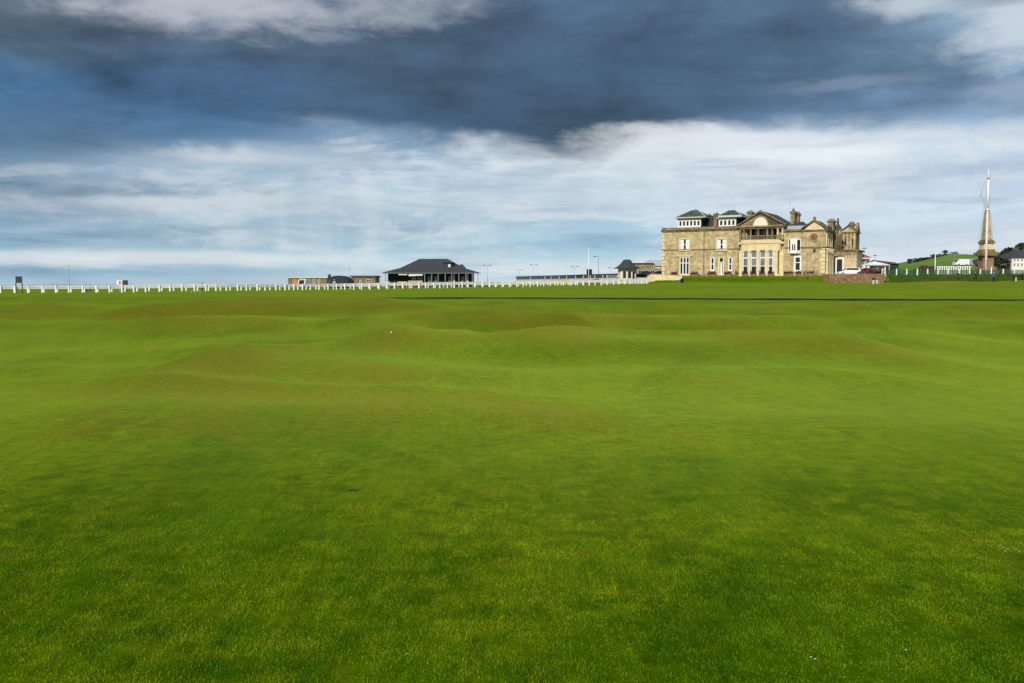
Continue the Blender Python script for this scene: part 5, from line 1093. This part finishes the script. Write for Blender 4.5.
# green netting fence with white posts
Yf = 208.5; pxs = [884.4, 896, 906.2, 916.7, 927, 937.3, 947.6, 958.5, 968.8, 979.6, 990.5, 1002.5, 1013.6, 1024.5, 1035, 1046]
gf = thing('netting_fence', 'green netting fence with white posts along the bank below the hill', 'fence', (xat(950, Yf), Yf, 0)); cx = xat(950, Yf)
nt_ = MB(); 
for a, b in zip(pxs[:-1], pxs[1:]):
    x0, x1 = xat(a, Yf) - cx, xat(b, Yf) - cx; h1 = 1.0
    for k in range(9): z = TERR + .06 + k * .12; nt_.box(x0, x1, -.006, .006, z, z + .075)
    nx = 12
    for k in range(nx): xx = x0 + (x1 - x0) * (k + .5) / nx; nt_.box(xx - .025, xx + .025, .008, .016, TERR, TERR + 1.08)
nt_.build('netting', NET, gf)
for i, a in enumerate(pxs):
    x = xat(a, Yf) - cx; h_ = 1.35 if i not in (0, 10) else 1.75
    MB().frus((x - .13, x + .13, -.22, -.04, TERR - .3), (x - .11, x + .11, -.20, -.04, TERR + h_)).build('post', WHITE, gf)
# rough grass on the bank in front of the fence (uncountable)
rr = random.Random(5); rg = MB()
for k in range(9000):
    px = rr.uniform(884, 1060); Y = rr.uniform(202.0, 208.2); x = xat(px, Y); z = gz(x, Y) if k % 1 == 0 else 0
    h_ = rr.uniform(.12, .42); a = rr.uniform(0, 3.14); dx, dy = math.cos(a) * .1, math.sin(a) * .1; l = rr.uniform(-.1, .1)
    rg.add([(x - dx, Y - dy, z - .05), (x + dx, Y + dy, z - .05), (x + l, Y, z + h_)], [(0, 1, 2)])
tag(rg.build('rough_grass', leafmat('rough_grass_blades', (.03, .075, .008), (.07, .085, .012)), fixn=False), 'unmown rough grass on the bank below the green netting fence', 'grass', kind='stuff')
# white picket fence behind
Yw = 222; cx = xat(950, Yw); wf = thing('picket_fence', 'white picket railing behind the green netting left of the monument', 'fence', (cx, Yw, 0)); l7 = lambda p: xat(p, Yw) - cx; zt = zat(266.2, Yw)
pk = MB().box(l7(937), l7(971), -.03, .03, zt - .15, zt - .05); pk.box(l7(937), l7(971), -.03, .03, TERR + .3, TERR + .4); pk.build('rail', WHITE, wf)
q0 = 937.0
while q0 < 971.3: MB().box(l7(q0) - .13, l7(q0) + .13, -.07, -.032, TERR - .1, zt).build('picket', WHITE, wf); q0 += 2.3
# white pole with small head and lamps
def lamp(name, label, px, pyt, Y, z0, heads, r=.06, m=STEEL, arm=0.0, group='tall road lamps', cat='street lamp'):
    x = xat(px, Y); t_ = thing(name, label, cat, (x, Y, 0), group=group); zt = zat(pyt, Y)
    MB().tube([(0, 0, z0), (0, 0, (z0 + zt) / 2), (0, 0, zt)], [r * 1.3, r, r * .7], 8).build('pole', m, t_)
    for h_ in heads:
        hx = h_ * Y / F; hb = MB(); hb.tube([(0, 0, zt - .15), (hx * .5, 0, zt + .02), (hx, 0, zt)], .03, 6); hb.build('bracket', m, t_)
        lh = MB(); lh.frus((hx - .42, hx + .42, -.16, .16, zt - .14), (hx - .3, hx + .3, -.1, .1, zt + .06)); lh.build('lamp_head', IRON if m is not WHITE else m, t_)
    return t_
lamp('street_lamp', 'tall double headed lamp just right of the pavilion', 487.2, 265.2, 290, 0, (-2.8, 2.8))
lamp('street_lamp', 'double headed lamp above the left end of the glazed building', 519.5, 269.8, 350, 0, (-3, 2.6))
lamp('street_lamp', 'taller double headed lamp second from the pavilion over the glazed building', 533.8, 264.6, 320, 0, (-2.7, 2.8), r=.04)
lamp('street_lamp', 'double headed lamp above the middle of the glazed building', 574.5, 266.3, 320, 0, (-2.6, 2.7), r=.04)
lamp('street_lamp', 'tall grey single armed lamp left of the round kiosk', 598.4, 256.3, 262, 1, (-3.6,), r=.09)
lamp('street_lamp', 'small lamp head showing beside the kiosk roof edge', 610.4, 267.4, 300, 1, (-1.2,), r=.04)
lamp('street_lamp', 'small lamp standing above the dark tent and brown building', 349.5, 268.7, 330, -1, (0.1,), r=.04)
lamp('street_lamp', 'thin lamp over the red roofed kiosk beside the clubhouse', 863.6, 248.0, 262, TERR, (-1.0, 1.0), r=.05)
lamp('street_lamp', 'thin dark lamp rising behind the white canopy', 874.2, 255.3, 250, TERR, (0.2,), r=.05)
lamp('street_lamp', 'lamp with a dark head before the hill above the white van', 954.0, 252.6, 240, TERR, (.3,), r=.06)
def pole(name, label, px, pyt, Y, z0, r, m, cat='pole'):
    x = xat(px, Y); t_ = MB().tube([(0, 0, z0), (0, 0, zat(pyt, Y))], [r, r * .6], 8).build(name, m); t_.location = (x, Y, 0); tag(t_, label, cat); return t_
pole('thin_pole', 'thin grey pole rising alone behind the fence at far left', 69.3, 262.5, 240, -.5, .06, STEEL)
pole('white_mast', 'slim white mast standing left of the grey single lamp', 588.6, 248.5, 262, 1, .12, MASTW, 'mast')
pole('thin_post', 'short dark post standing on the glazed building roof line', 538.3, 273.0, 318, 1, .1, STEEL, 'post')
wpz = lamp('flag_mast', 'white pole with a small dark fitting before the green hill', 934.6, 253.4, 214, TERR, (.8,), r=.11, m=WHITE, group=None, cat='pole')
pole('marker_post', 'short white marker post on the grass near the purple brown bush', 1015.8, 277.4, 163, 1.8, .09, WHITE, 'post')

# ------------------------------------------------------------------ monument and flagpole
Ym = 262; cx = xat(985.2, Ym); mo = thing('obelisk_monument', 'tall weathered stone obelisk monument on a stepped pedestal', 'monument', (cx, Ym, 0)); S = Ym / F; Zm = lambda py: zat(py, Ym)
def sq(mb, hw0, z0, hw1, z1): mb.frus((-hw0, hw0, -hw0, hw0, z0), (-hw1, hw1, -hw1, hw1, z1))
m = MB(); sq(m, 3.8 * S, Zm(240), 1.9 * S, Zm(211)); sq(m, 1.9 * S, Zm(211) + .002, .3 * S, Zm(208.0)); m.build('shaft', mat('monument_stone', (.38, .33, .25), .9, .3, .8, second=(.18, .155, .12)), mo)
m = MB(); sq(m, 4.9 * S, Zm(241.6), 4.6 * S, Zm(240) - .002); sq(m, 6.0 * S, Zm(243.6), 5.7 * S, Zm(241.6) - .002); m.build('collar', STONEW, mo)
m = MB(); sq(m, 4.9 * S, Zm(249.5), 4.8 * S, Zm(243.6) - .002); m.build('inscribed_block', STONE2, mo)
m = MB(); sq(m, 7.0 * S, Zm(252.5), 5.4 * S, Zm(249.5) - .002); sq(m, 8.8 * S, Zm(255.8), 8.4 * S, Zm(252.5) - .002); m.build('pedestal_cornice', mat('lichen_stone', (.17, .13, .05), .95, .4, 1.2), mo)
m = MB(); sq(m, 5.4 * S, 3.2, 5.2 * S, Zm(255.8) - .002); m.build('pedestal', PINK, mo)
m = MB(); sq(m, 7.2 * S, 3.0, 7.2 * S, Zm(267)); sq(m, 8.6 * S, 2.8, 8.6 * S, Zm(270)); m.build('step', PINK, mo)
Yfp = 226; fp = thing('flagpole', 'very tall white flagpole with a gaff and rigging before the stone monument', 'flagpole', (xat(985.3, Yfp), Yfp, 0)); Zf = lambda py: zat(py, Yfp); S = Yfp / F
MB().tube([(0, 0, Zf(210)), (0, 0, Zf(179))], [.27, .22], 10).build('topmast', MASTW, fp)
MB().tube([(0, 0, Zf(179)), (0, 0, Zf(168.5))], [.19, .06], 8).build('topgallant', MASTW, fp)
MB().tube([(0, 0, TERR), (0, 0, Zf(250)), (0, 0, Zf(210))], [.26, .25, .23], 10).build('lower_mast', MASTP, fp)
MB().lathe(0, 0, [(.3, Zf(210.6)), (.42, Zf(210)), (.42, Zf(209.2)), (.25, Zf(208.8))], 10).build('mast_cap', WHITE, fp)
MB().lathe(0, 0, [(.2, Zf(179.4)), (.38, Zf(179)), (.38, Zf(178)), (.14, Zf(177.7))], 10).build('crosstree', STEEL, fp)
g = MB(); g.tube([(-.2, 0, Zf(214)), (-7.2 * S, 0, Zf(190.5))], [.05, .035], 6); g.build('gaff', STEEL, fp)
r_ = MB()
for px_, py_ in ((-7.5, 240), (-8, 262), (4.5, 240), (9, 262)): r_.tube([(0, 0, Zf(178.5)), (px_ * S, .3, Zf(py_))], .018, 4)
r_.tube([(-.5 * S, 0, Zf(178.5)), (-7.2 * S, 0, Zf(191))], .02, 4); r_.build('rigging', STEEL, fp)
fg = MB(); v = []; 
for j in range(5):
    for i in range(7): v.append((-7.4 * S + (i / 6 - .5) * .6 + .06 * math.sin(j), .12 * math.sin(i * 1.3 + j), Zf(192.5) - j * .22 - i * .04))
fg.add(v, [(j * 7 + i, j * 7 + i + 1, (j + 1) * 7 + i + 1, (j + 1) * 7 + i) for j in range(4) for i in range(6)], True); fo_ = fg.build('flag', mat('white_flag', (.5, .52, .6), .8, .1), fp); sd = fo_.modifiers.new('t', 'SOLIDIFY'); sd.thickness = .02

# houses at right edge
Yh = 300; cx = xat(1024, Yh); ho = thing('white_house', 'white two storey house with rows of dark windows at the right edge', 'house', (cx, Yh, 0)); l8 = lambda p: xat(p, Yh) - cx; Zh = lambda p: zat(p, Yh)
MB().box(l8(1011.3), l8(1060), 0, 10, 2, Zh(257.6)).build('wall', WHITEW, ho)
MB().hip(l8(1009.5), l8(1062), -.6, 11, Zh(257.6) + .003, l8(1022), l8(1050), 5, Zh(249.5)).build('roof', SLATE, ho)
for r0, r1 in ((258.6, 261.4), (263, 266.2)):
    for p0 in (1012.8, 1016.4, 1020.2, 1024, 1028): window_on(ho, l8(p0), l8(p0 + 1.9), -.003, Zh(r1), Zh(r0))
MB().box(l8(1021), l8(1023.5), 4, 5.2, Zh(254), Zh(247.6)).build('chimney', STONEW, ho)
Yh = 292; cx = xat(1000, Yh); h2_ = thing('dark_cottage', 'low dark stone cottage with slate roof between the monument and the white house', 'house', (cx, Yh, 0)); l9 = lambda p: xat(p, Yh) - cx; Zh = lambda p: zat(p, Yh)
MB().box(l9(991), l9(1010), 0, 9, 2, Zh(262)).build('wall', mat('dark_stone', (.045, .04, .038), .9), h2_); MB().hip(l9(989), l9(1011.5), -.5, 9.5, Zh(262) + .003, l9(993), l9(1007), 4, Zh(255.6)).build('roof', SLATE, h2_)
MB().box(l9(995.8), l9(1004), -.4, -.003, Zh(266.5), Zh(262.6)).build('porch', mat('pinkish_render', (.45, .36, .36), .8), h2_)
MB().box(l9(994.5), l9(996.2), 3, 4, Zh(258), Zh(253.4)).build('chimney', PINK, h2_)
window_on(h2_, l9(992.5), l9(994.5), -.003, Zh(266), Zh(263.3)); window_on(h2_, l9(1006), l9(1008.4), -.003, Zh(266), Zh(263.3))
shrub('dark_tree', 'dark spreading tree behind the cottage and the white house', 'tree', xat(1012, 345), 345, 4, [(-6, 0, 7.0, 3.4, 2.5, 2.4), (-1, 0, 8.6, 3.6, 2.5, 2.6), (4, 0, 10.0, 4.0, 2.5, 3.0), (9, 0, 10.6, 4, 2.5, 3.2), (13, 0, 9, 3.4, 2.5, 3)], DG, size=.45, dens=38, seed=41, tr=.35)
shrub('dark_tree', 'dark rounded tree close right of the monument pedestal', 'tree', xat(995, 280), 280, TERR, [(-1.5, 0, 3.4, 1.7, 1.3, 2.4), (.6, 0, 4.6, 1.7, 1.3, 1.7), (2.4, 0, 4.0, 1.6, 1.3, 1.5)], DG, size=.3, dens=60, seed=42, tr=.2)

# ------------------------------------------------------------------ signs and bits behind the left fence
Yn = 129; x0 = xat(19, Yn); z0 = gz(x0, Yn); nb = thing('notice_board', 'black square notice board on two legs before the left end of the fence', 'notice board', (x0, Yn, 0)); hw_ = 3.2 * Yn / F
MB().box(-hw_, hw_, -.04, .04, zat(283.0, Yn), zat(276.8, Yn)).build('board', IRON, nb); MB().box(-hw_ - .03, hw_ + .03, -.06, .06, zat(276.8, Yn) + .002, zat(276.4, Yn)).build('cap_rail', IRON, nb)
for sx in (-1, 1): MB().box(sx * hw_ - .05, sx * hw_ + .05, -.05, .05, z0 - .2, zat(283, Yn) - .002 + .0).build('leg', IRON, nb)
Yn = 175; x0 = xat(125.4, Yn); nb = thing('notice_board', 'black rectangular board on posts behind the fence beside a white and red sign', 'notice board', (x0, Yn, 0)); hw_ = 2.5 * Yn / F
MB().box(-hw_, hw_, -.05, .05, zat(285, Yn), zat(280.2, Yn)).build('board', IRON, nb)
for sx in (-1, 1): MB().box(sx * hw_ * .8 - .04, sx * hw_ * .8 + .04, .052, .12, -.6, zat(281, Yn)).build('leg', IRON, nb)
x0 = xat(119.3, Yn); ws_ = thing('small_sign', 'small white sign with a red patch beside the black board', 'sign', (x0, Yn, 0)); MB().box(-.45, .45, -.03, .03, zat(284.6, Yn), zat(280.5, Yn)).build('panel', WHITE, ws_); MB().box(-.05, .3, -.045, -.032, zat(283.8, Yn), zat(281.2, Yn)).build('patch', RED, ws_); MB().box(-.04, .04, .032, .09, -.6, zat(282, Yn)).build('post', STEEL, ws_)
Yn = 118; x0 = xat(195.5, Yn); z0 = gz(x0, Yn); hp_ = thing('stake_rail', 'small pale hoop of stakes on the grass before the left fence', 'stakes', (x0, Yn, z0))
for i, px in enumerate((191.2, 195.4, 199.8)): MB().tube([(xat(px, Yn) - x0, 0, -.1), (xat(px, Yn) - x0, 0, .62)], .03, 6).build('stake', STEEL, hp_)
MB().tube([(xat(191.2, Yn) - x0, 0, .6), (xat(199.8, Yn) - x0, 0, .6)], .02, 6).build('rope', mat('pale_rope', (.6, .55, .4), .9), hp_)
# bin on the lawn
Yn = 234; x0 = xat(681, Yn); z0 = gz(x0, Yn); bn = thing('litter_bin', 'dark litter bin with a grey box beside it on the lawn before the french window', 'bin', (x0, Yn, z0))
MB().lathe(.25, 0, [(.36, 0), (.42, .9), (.45, .95), (.3, 1.1)], 14).build('drum', IRON, bn); MB().box(-.75, -.2, -.25, .25, 0, .75).build('grey_box', mat('grey_box', (.12, .14, .13), .7), bn)
# golf ball and flowers
x, y, _ = at(391, 333.5, 1); d_ = ray(391, 333.5); 
t0 = 15.0
while t0 < 60 and CAMH + d_.z * t0 > gz(d_.x * t0, d_.y * t0) + .02: t0 += .1
bm = bmesh.new(); bmesh.ops.create_uvsphere(bm, u_segments=16, v_segments=10, radius=.0215); me = bpy.data.meshes.new('golf_ball'); bm.to_mesh(me); bm.free(); me.materials.append(WHITE); gb_ = bpy.data.objects.new('golf_ball', me); COL.objects.link(gb_)
gb_.location = (d_.x * t0, d_.y * t0, gz(d_.x * t0, d_.y * t0) + .02); tag(gb_, 'small white golf ball lying on the undulating fairway left of centre', 'golf ball')
def daisies():
    t_ = MB(); rr = random.Random(9); st_ = MB()
    cen = MB()
    for k, (px, py) in enumerate([(1003, 547), (1000, 545.5), (1008, 549), (1013, 547), (1016, 549), (1005, 550.5), (1019, 552), (811, 657), (815, 658), (906, 650)]):
        d_ = ray(px, py); tt = 3.0
        while CAMH + d_.z * tt > gz(d_.x * tt, d_.y * tt) + .02: tt += .02
        x, y = d_.x * tt, d_.y * tt; z = gz(x, y) + .014
        for a in range(8):
            an = a * math.pi / 4; r = .0042; t_.add([(x, y, z), (x + r * math.cos(an - .3), y + r * math.sin(an - .3), z + .002), (x + r * 1.2 * math.cos(an), y + r * 1.2 * math.sin(an), z + .001), (x + r * math.cos(an + .3), y + r * math.sin(an + .3), z + .002)], [(0, 1, 2, 3)])
    tag(t_.build('daisies', WHITE, fixn=False), 'tiny white daisies scattered in the grass near the right edge', 'flowers', kind='stuff')
daisies()

# ------------------------------------------------------------------ light
SUN_EL, SUN_AZ = R(30), R(-156)    # azimuth measured from +Y towards +X (left and slightly behind the camera)
sd_ = Vector((math.sin(SUN_AZ) * math.cos(SUN_EL), math.cos(SUN_AZ) * math.cos(SUN_EL), math.sin(SUN_EL)))
sl_ = bpy.data.lights.new('sun', 'SUN'); sl_.energy = 3.9; sl_.angle = R(1.5); sl_.color = (1.0, 0.93, 0.82)
so = bpy.data.objects.new('sun', sl_); COL.objects.link(so); so.rotation_euler = (-sd_).to_track_quat('-Z', 'Y').to_euler(); so.location = (0, 0, 50)

world = bpy.data.worlds.new('World'); scene.world = world; world.use_nodes = True; wt = world.node_tree; wt.nodes.clear(); t = NT(wt)
out = t.n('ShaderNodeOutputWorld'); bg = t.n('ShaderNodeBackground'); bg.inputs[1].default_value = 0.1; wt.links.new(bg.outputs[0], out.inputs[0])
sky = t.n('ShaderNodeTexSky', sky_type='NISHITA'); sky.sun_disc = False; sky.sun_elevation = SUN_EL; sky.sun_rotation = SUN_AZ % (2 * math.pi)
dirv = t.n('ShaderNodeTexCoord').outputs['Generated']; nv = t.n('ShaderNodeVectorMath', operation='NORMALIZE'); t.put(nv.inputs[0], dirv); dirn = nv.outputs[0]
sep = t.n('ShaderNodeSeparateXYZ'); t.put(sep.inputs[0], dirn); dx, dy, dz = sep.outputs
az = t.m('ARCTAN2', dx, dy); el = t.m('ARCSINE', dz); elp = t.m('MAXIMUM', el, 0.0)
def azel(px, py): d = ray(px, py).normalized(); return math.atan2(d.x, d.y), math.asin(d.z)
hz = t.m('ADD', t.m('MAXIMUM', dz, 0.0), 0.10)
pl = t.comb(t.m('DIVIDE', dx, hz), t.m('DIVIDE', dy, hz))
n1 = t.noise(pl, 0.9, 6, 0.60, 0.3); n2 = t.noise(t.vmul(pl, (1, 1, 1)), 0.55, 6, 0.55, 0.2)
n3 = t.noise(t.vmul(pl, (0.8, 1.3, 1)), 2.4, 8, 0.62, 0.2)
st1 = t.noise(t.comb(t.m('MULTIPLY', az, 3.0), t.m('MULTIPLY', el, 34.0), 3.0), 1.0, 7, 0.6, 0.5)
bil = t.noise(t.comb(t.m('MULTIPLY', az, 9.0), t.m('MULTIPLY', el, 20.0), 7.0), 1.0, 8, 0.58, 0.3)
c1 = t.m('SUBTRACT', n1, 0.5); c2 = t.m('SUBTRACT', n2, 0.5); c3 = t.m('SUBTRACT', n3, 0.5); cs = t.m('SUBTRACT', st1, 0.5); cb = t.m('SUBTRACT', bil, 0.5)
# warped coordinates
el_w = t.m('ADD', el, t.m('ADD', t.m('MULTIPLY', c1, 0.035), t.m('ADD', t.m('MULTIPLY', cs, 0.016), t.m('MULTIPLY', cb, 0.030))))
az_w = t.m('ADD', az, t.m('MULTIPLY', c2, 0.22))
colx = [0, 200, 400, 600, 800, 1000]
low = {100: [(103,137,173),(101,132,166),(116,143,173),(201,212,222),(197,209,222),(180,196,215)],
       130: [(110,140,170),(121,149,177),(138,162,188),(219,227,236),(215,224,235),(197,212,226)],
       150: [(116,146,173),(185,201,215),(144,172,194),(217,225,235),(229,236,243),(197,214,229)],
       170: [(131,157,182),(166,189,208),(162,187,208),(212,223,232),(217,226,236),(193,209,228)],
       190: [(103,136,164),(162,184,202),(174,197,215),(197,214,225),(206,219,231),(191,209,229)],
       205: [(146,170,191),(201,212,222),(187,207,220),(200,216,227),(206,220,232),(195,214,229)],
       225: [(137,172,196),(166,192,210),(166,195,212),(170,201,220),(197,215,229),(200,218,233)],
       245: [(141,177,199),(153,185,204),(162,193,212),(154,193,216),(200,219,233),(214,226,238)],
       256: [(208,219,229),(213,222,229),(180,207,222),(175,208,225),(211,225,237),(217,230,241)],
       270: [(122,166,194),(153,188,208),(190,214,225),(208,225,236),(215,230,241),(206,225,241)],
       284: [(166,195,215),(181,205,220),(201,219,230),(211,226,238),(222,235,243),(221,235,245)]}
up = {0: [(85,99,112),(103,116,130),(81,101,124),(72,95,121),(81,106,130),(148,176,200)],
      35: [(80,103,124),(80,99,122),(68,89,111),(64,86,111),(73,98,124),(120,149,177)],
      75: [(66,106,145),(65,95,128),(60,82,104),(60,84,110),(77,103,129),(112,144,174)],
      110: [(70,103,137),(63,97,132),(56,81,107),(54,77,100),(85,114,145),(118,151,184)],
      135: [(78,112,141),(73,110,145),(64,95,126),(50,73,96),(100,130,162),(129,161,193)],
      160: [(97,130,154),(86,124,158),(79,114,147),(58,83,107),(115,147,177),(139,172,202)]}
E0, E1 = azel(512, 285)[1], azel(512, -20)[1]
def field(tab, elv, azv):
    tt = t.m('DIVIDE', t.m('SUBTRACT', elv, E0), E1 - E0, clamp=True); cur = None
    for ci, cx_ in enumerate(colx):
        r = t.n('ShaderNodeValToRGB'); cr_ = r.color_ramp; cr_.interpolation = 'EASE'
        keys = sorted(((azel(cx_, py)[1] - E0) / (E1 - E0) if True else 0, v[ci]) for py, v in tab.items())
        keys = [(min(max(k, 0), 1), v) for k, v in keys]
        cr_.elements[0].position = keys[0][0]; cr_.elements[0].color = (*s2l(keys[0][1]), 1); cr_.elements[1].position = keys[-1][0]; cr_.elements[1].color = (*s2l(keys[-1][1]), 1)
        for k, v in keys[1:-1]: e_ = cr_.elements.new(k); e_.color = (*s2l(v), 1)
        t.put(r.inputs[0], tt); c_ = r.outputs[0]
        if cur is None: cur = c_
        else: a0, a1 = azel(colx[ci - 1], 150)[0], azel(cx_, 150)[0]; cur = t.mix(t.ss(azv, a0, a1), cur, c_)
    return cur
lowc = field(low, t.m('ADD', el, t.m('ADD', t.m('MULTIPLY', cs, 0.022), t.m('MULTIPLY', cb, 0.012))), az_w)
# streaks and puffs in the lower sky
gain = t.m('ADD', 1.0, t.m('ADD', t.m('MULTIPLY', cs, 0.75), t.m('MULTIPLY', cb, 0.55)))
lowc = t.mix(1.0, lowc, t.comb(gain, gain, t.m('ADD', 1.0, t.m('MULTIPLY', t.m('SUBTRACT', gain, 1.0), 0.75))), 'MULTIPLY')
upc = field(up, el_w, az_w)
bl1 = t.noise(t.comb(t.m('MULTIPLY', az, 7.0), t.m('MULTIPLY', el, 11.0), 17.0), 1.0, 9, 0.60, 0.5); bl2 = t.noise(t.comb(t.m('MULTIPLY', az, 3.0), t.m('MULTIPLY', el, 11.0), 23.0), 1.0, 5, 0.55, 0.3)
gu = t.m('ADD', t.m('ADD', 1.04, t.m('ADD', t.m('MULTIPLY', t.m('SUBTRACT', bl1, .5), 1.2), t.m('MULTIPLY', t.m('SUBTRACT', bl2, .5), 0.7))), t.m('ADD', t.m('MULTIPLY', c3, 1.0), t.m('MULTIPLY', cb, 1.3)))
upc = t.mix(1.0, upc, t.comb(gu, gu, gu), 'MULTIPLY')
el_w = t.m('ADD', el_w, t.m('MULTIPLY', t.m('SUBTRACT', bl1, .5), 0.045))
# lower edge of the dark cloud
ek = [(-60, 158), (0, 157), (150, 150), (250, 139), (340, 127), (430, 134), (500, 146), (560, 161), (600, 158), (650, 138), (720, 126), (800, 121), (900, 119), (1040, 112), (1100, 112)]
er = t.n('ShaderNodeValToRGB'); ce = er.color_ramp; A0, A1 = azel(-60, 150)[0], azel(1100, 150)[0]
kk_ = [((azel(a, b)[0] - A0) / (A1 - A0), azel(a, b)[1] * 3) for a, b in ek]
ce.elements[0].position = 0; ce.elements[0].color = (kk_[0][1],) * 3 + (1,); ce.elements[1].position = 1; ce.elements[1].color = (kk_[-1][1],) * 3 + (1,)
for a, b in kk_[1:-1]: e_ = ce.elements.new(a); e_.color = (b, b, b, 1)
t.put(er.inputs[0], t.m('DIVIDE', t.m('SUBTRACT', az, A0), A1 - A0, clamp=True))
edge_el = t.m('DIVIDE', er.outputs[0], 3.0)
dlt = t.m('SUBTRACT', el_w, edge_el)
soft = t.ss(az, azel(250, 0)[0], azel(480, 0)[0], 0.026, 0.014)
mask = t.m('DIVIDE', t.m('ADD', dlt, soft), t.m('MULTIPLY', soft, 2.0), clamp=True)
mask = t.ss(mask, 0.0, 1.0)
wsp = t.noise(t.comb(t.m('MULTIPLY', az, 6.5), t.m('MULTIPLY', el, 25.0), 11.0), 1.0, 8, 0.66, 0.6)
wsp2 = t.noise(t.comb(t.m('MULTIPLY', az, 22.0), t.m('MULTIPLY', el, 60.0), 2.0), 1.0, 6, 0.62, 0.3)
wm = t.ss(t.m('ADD', t.m('MULTIPLY', wsp, 0.7), t.m('MULTIPLY', wsp2, 0.3)), 0.46, 0.62)
lowc = t.mix(t.m('MULTIPLY', t.m('MULTIPLY', wm, t.ss(az, azel(60, 200)[0], azel(420, 200)[0], 0.6, 1.0)), t.ss(el, azel(512, 284)[1], azel(512, 262)[1], 0.15, 0.62)), lowc, s2l((226, 232, 237)))
dk = t.ss(t.noise(t.comb(t.m('MULTIPLY', az, 5.0), t.m('MULTIPLY', el, 45.0), 31.0), 1.0, 7, 0.6, 0.4), 0.54, 0.68)
lowc = t.mix(t.m('MULTIPLY', dk, t.ss(az, azel(60, 200)[0], azel(460, 200)[0], 0.65, 0.30)), lowc, s2l((110, 145, 175)))
ray_ = t.noise(t.comb(t.m('MULTIPLY', az, 22.0), 0.0, 5.0), 1.0, 3, 0.5)
rm = t.m('MULTIPLY', t.m('MULTIPLY', t.ss(ray_, 0.42, 0.66), t.m('MULTIPLY', t.ss(az, azel(170, 200)[0], azel(260, 200)[0]), t.ss(az, azel(430, 200)[0], azel(560, 200)[0], 1.0, 0.0))), t.m('MULTIPLY', t.ss(el, azel(400, 265)[1], azel(400, 245)[1]), t.ss(el, azel(400, 195)[1], azel(400, 160)[1], 1.0, 0.0)))
lowc = t.mix(t.m('MULTIPLY', rm, 0.32), lowc, s2l((215, 225, 232)))
skyc = t.mix(mask, lowc, upc)
def blob(cur, px, py, rx, ry, col, strength=1.0, warp=1.0, lo=0.1, hi=1.3, rot=0.0):
    a, e = azel(px, py); u = t.m('SUBTRACT', t.m('ADD', az, t.m('MULTIPLY', c2, 0.10 * warp)), a); v = t.m('SUBTRACT', t.m('ADD', el, t.m('ADD', t.m('MULTIPLY', c1, 0.04 * warp), t.m('MULTIPLY', cb, 0.05 * warp))), e)
    if rot: v = t.m('ADD', v, t.m('MULTIPLY', u, rot))
    u = t.m('DIVIDE', u, rx / F); v = t.m('DIVIDE', v, ry / F); d2 = t.m('SQRT', t.m('ADD', t.m('MULTIPLY', u, u), t.m('MULTIPLY', v, v)))
    f = t.m('MULTIPLY', t.ss(t.m('ADD', d2, t.m('ADD', t.m('MULTIPLY', t.m('SUBTRACT', wsp2, 0.5), 1.5), t.m('MULTIPLY', cb, 1.2))), lo, hi, 1.0, 0.0), strength); return t.mix(f, cur, s2l(col))
for b in [(215, 2, 190, 28, (192, 197, 206), .9, 1), (400, 6, 90, 22, (160, 168, 178), .8, 1), (1004, 26, 58, 34, (216, 224, 232), .8, 1.2), (905, 0, 60, 14, (205, 213, 222), .8, 1), (1010, 92, 45, 16, (170, 186, 204), .5, 1),
          (1000, -6, 40, 12, (105, 125, 150), .6, 1), (840, 86, 70, 9, (140, 156, 178), .5, 1.2), (215, 152, 60, 9, (212, 219, 226), .7, 1.0), (240, 147, 16, 9, (215, 222, 228), .6, .5), (330, 163, 50, 7, (190, 203, 214), .5, 1),
          (220, 205, 110, 6, (205, 213, 220), .6, 1.0), (640, 142, 110, 12, (226, 231, 235), .55, 1), (860, 147, 45, 8, (240, 242, 243), .6, .8), (760, 140, 150, 10, (226, 231, 236), .5, 1), (560, 218, 60, 4, (214, 223, 230), .6, .5), (625, 216, 40, 3.5, (220, 228, 233), .6, .5),
          (130, 258, 120, 5, (214, 221, 227), .7, .6), (70, 190, 110, 8, (82, 118, 150), .5, .8), (60, 118, 60, 12, (86, 124, 160), .3, 1), (20, 58, 40, 10, (92, 128, 162), .35, 1), (340, 135, 90, 14, (110, 148, 184), .5, 1), (520, 262, 200, 5, (205, 220, 230), .35, .5)]:
    skyc = blob(skyc, b[0], b[1], b[2], b[3], b[4], b[5], b[6])
# rest of the sky, beyond the view: broken cloud
rest = t.mix(t.ss(n1, 0.35, 0.65), s2l((118, 140, 168)), s2l((196, 203, 212)))
off_ = t.m('MAXIMUM', t.ss(t.m('ABSOLUTE', az), 0.62, 1.1), t.ss(el, 0.33, 0.6))
skyc = t.mix(off_, skyc, rest)
sc_ = t.n('ShaderNodeVectorMath', operation='SCALE'); t.put(sc_.inputs[0], skyc); sc_.inputs['Scale'].default_value = 10.0
fin = t.mix(0.06, sc_.outputs[0], sky.outputs[0])
t.put(bg.inputs[0], fin)

# ------------------------------------------------------------------ render settings
scene.render.engine = 'CYCLES'; scene.cycles.max_bounces = 5; scene.cycles.diffuse_bounces = 2; scene.cycles.glossy_bounces = 2; scene.cycles.transmission_bounces = 2; world.cycles.sampling_method = 'MANUAL'; world.cycles.sample_map_resolution = 512; scene.render.resolution_x = 1024; scene.render.resolution_y = 683
vs = scene.view_settings; vs.view_transform = 'Standard'; vs.look = 'None'; vs.exposure = 0; vs.gamma = 1; vs.use_curve_mapping = False
for _n in ('ST', 'CT'): pass
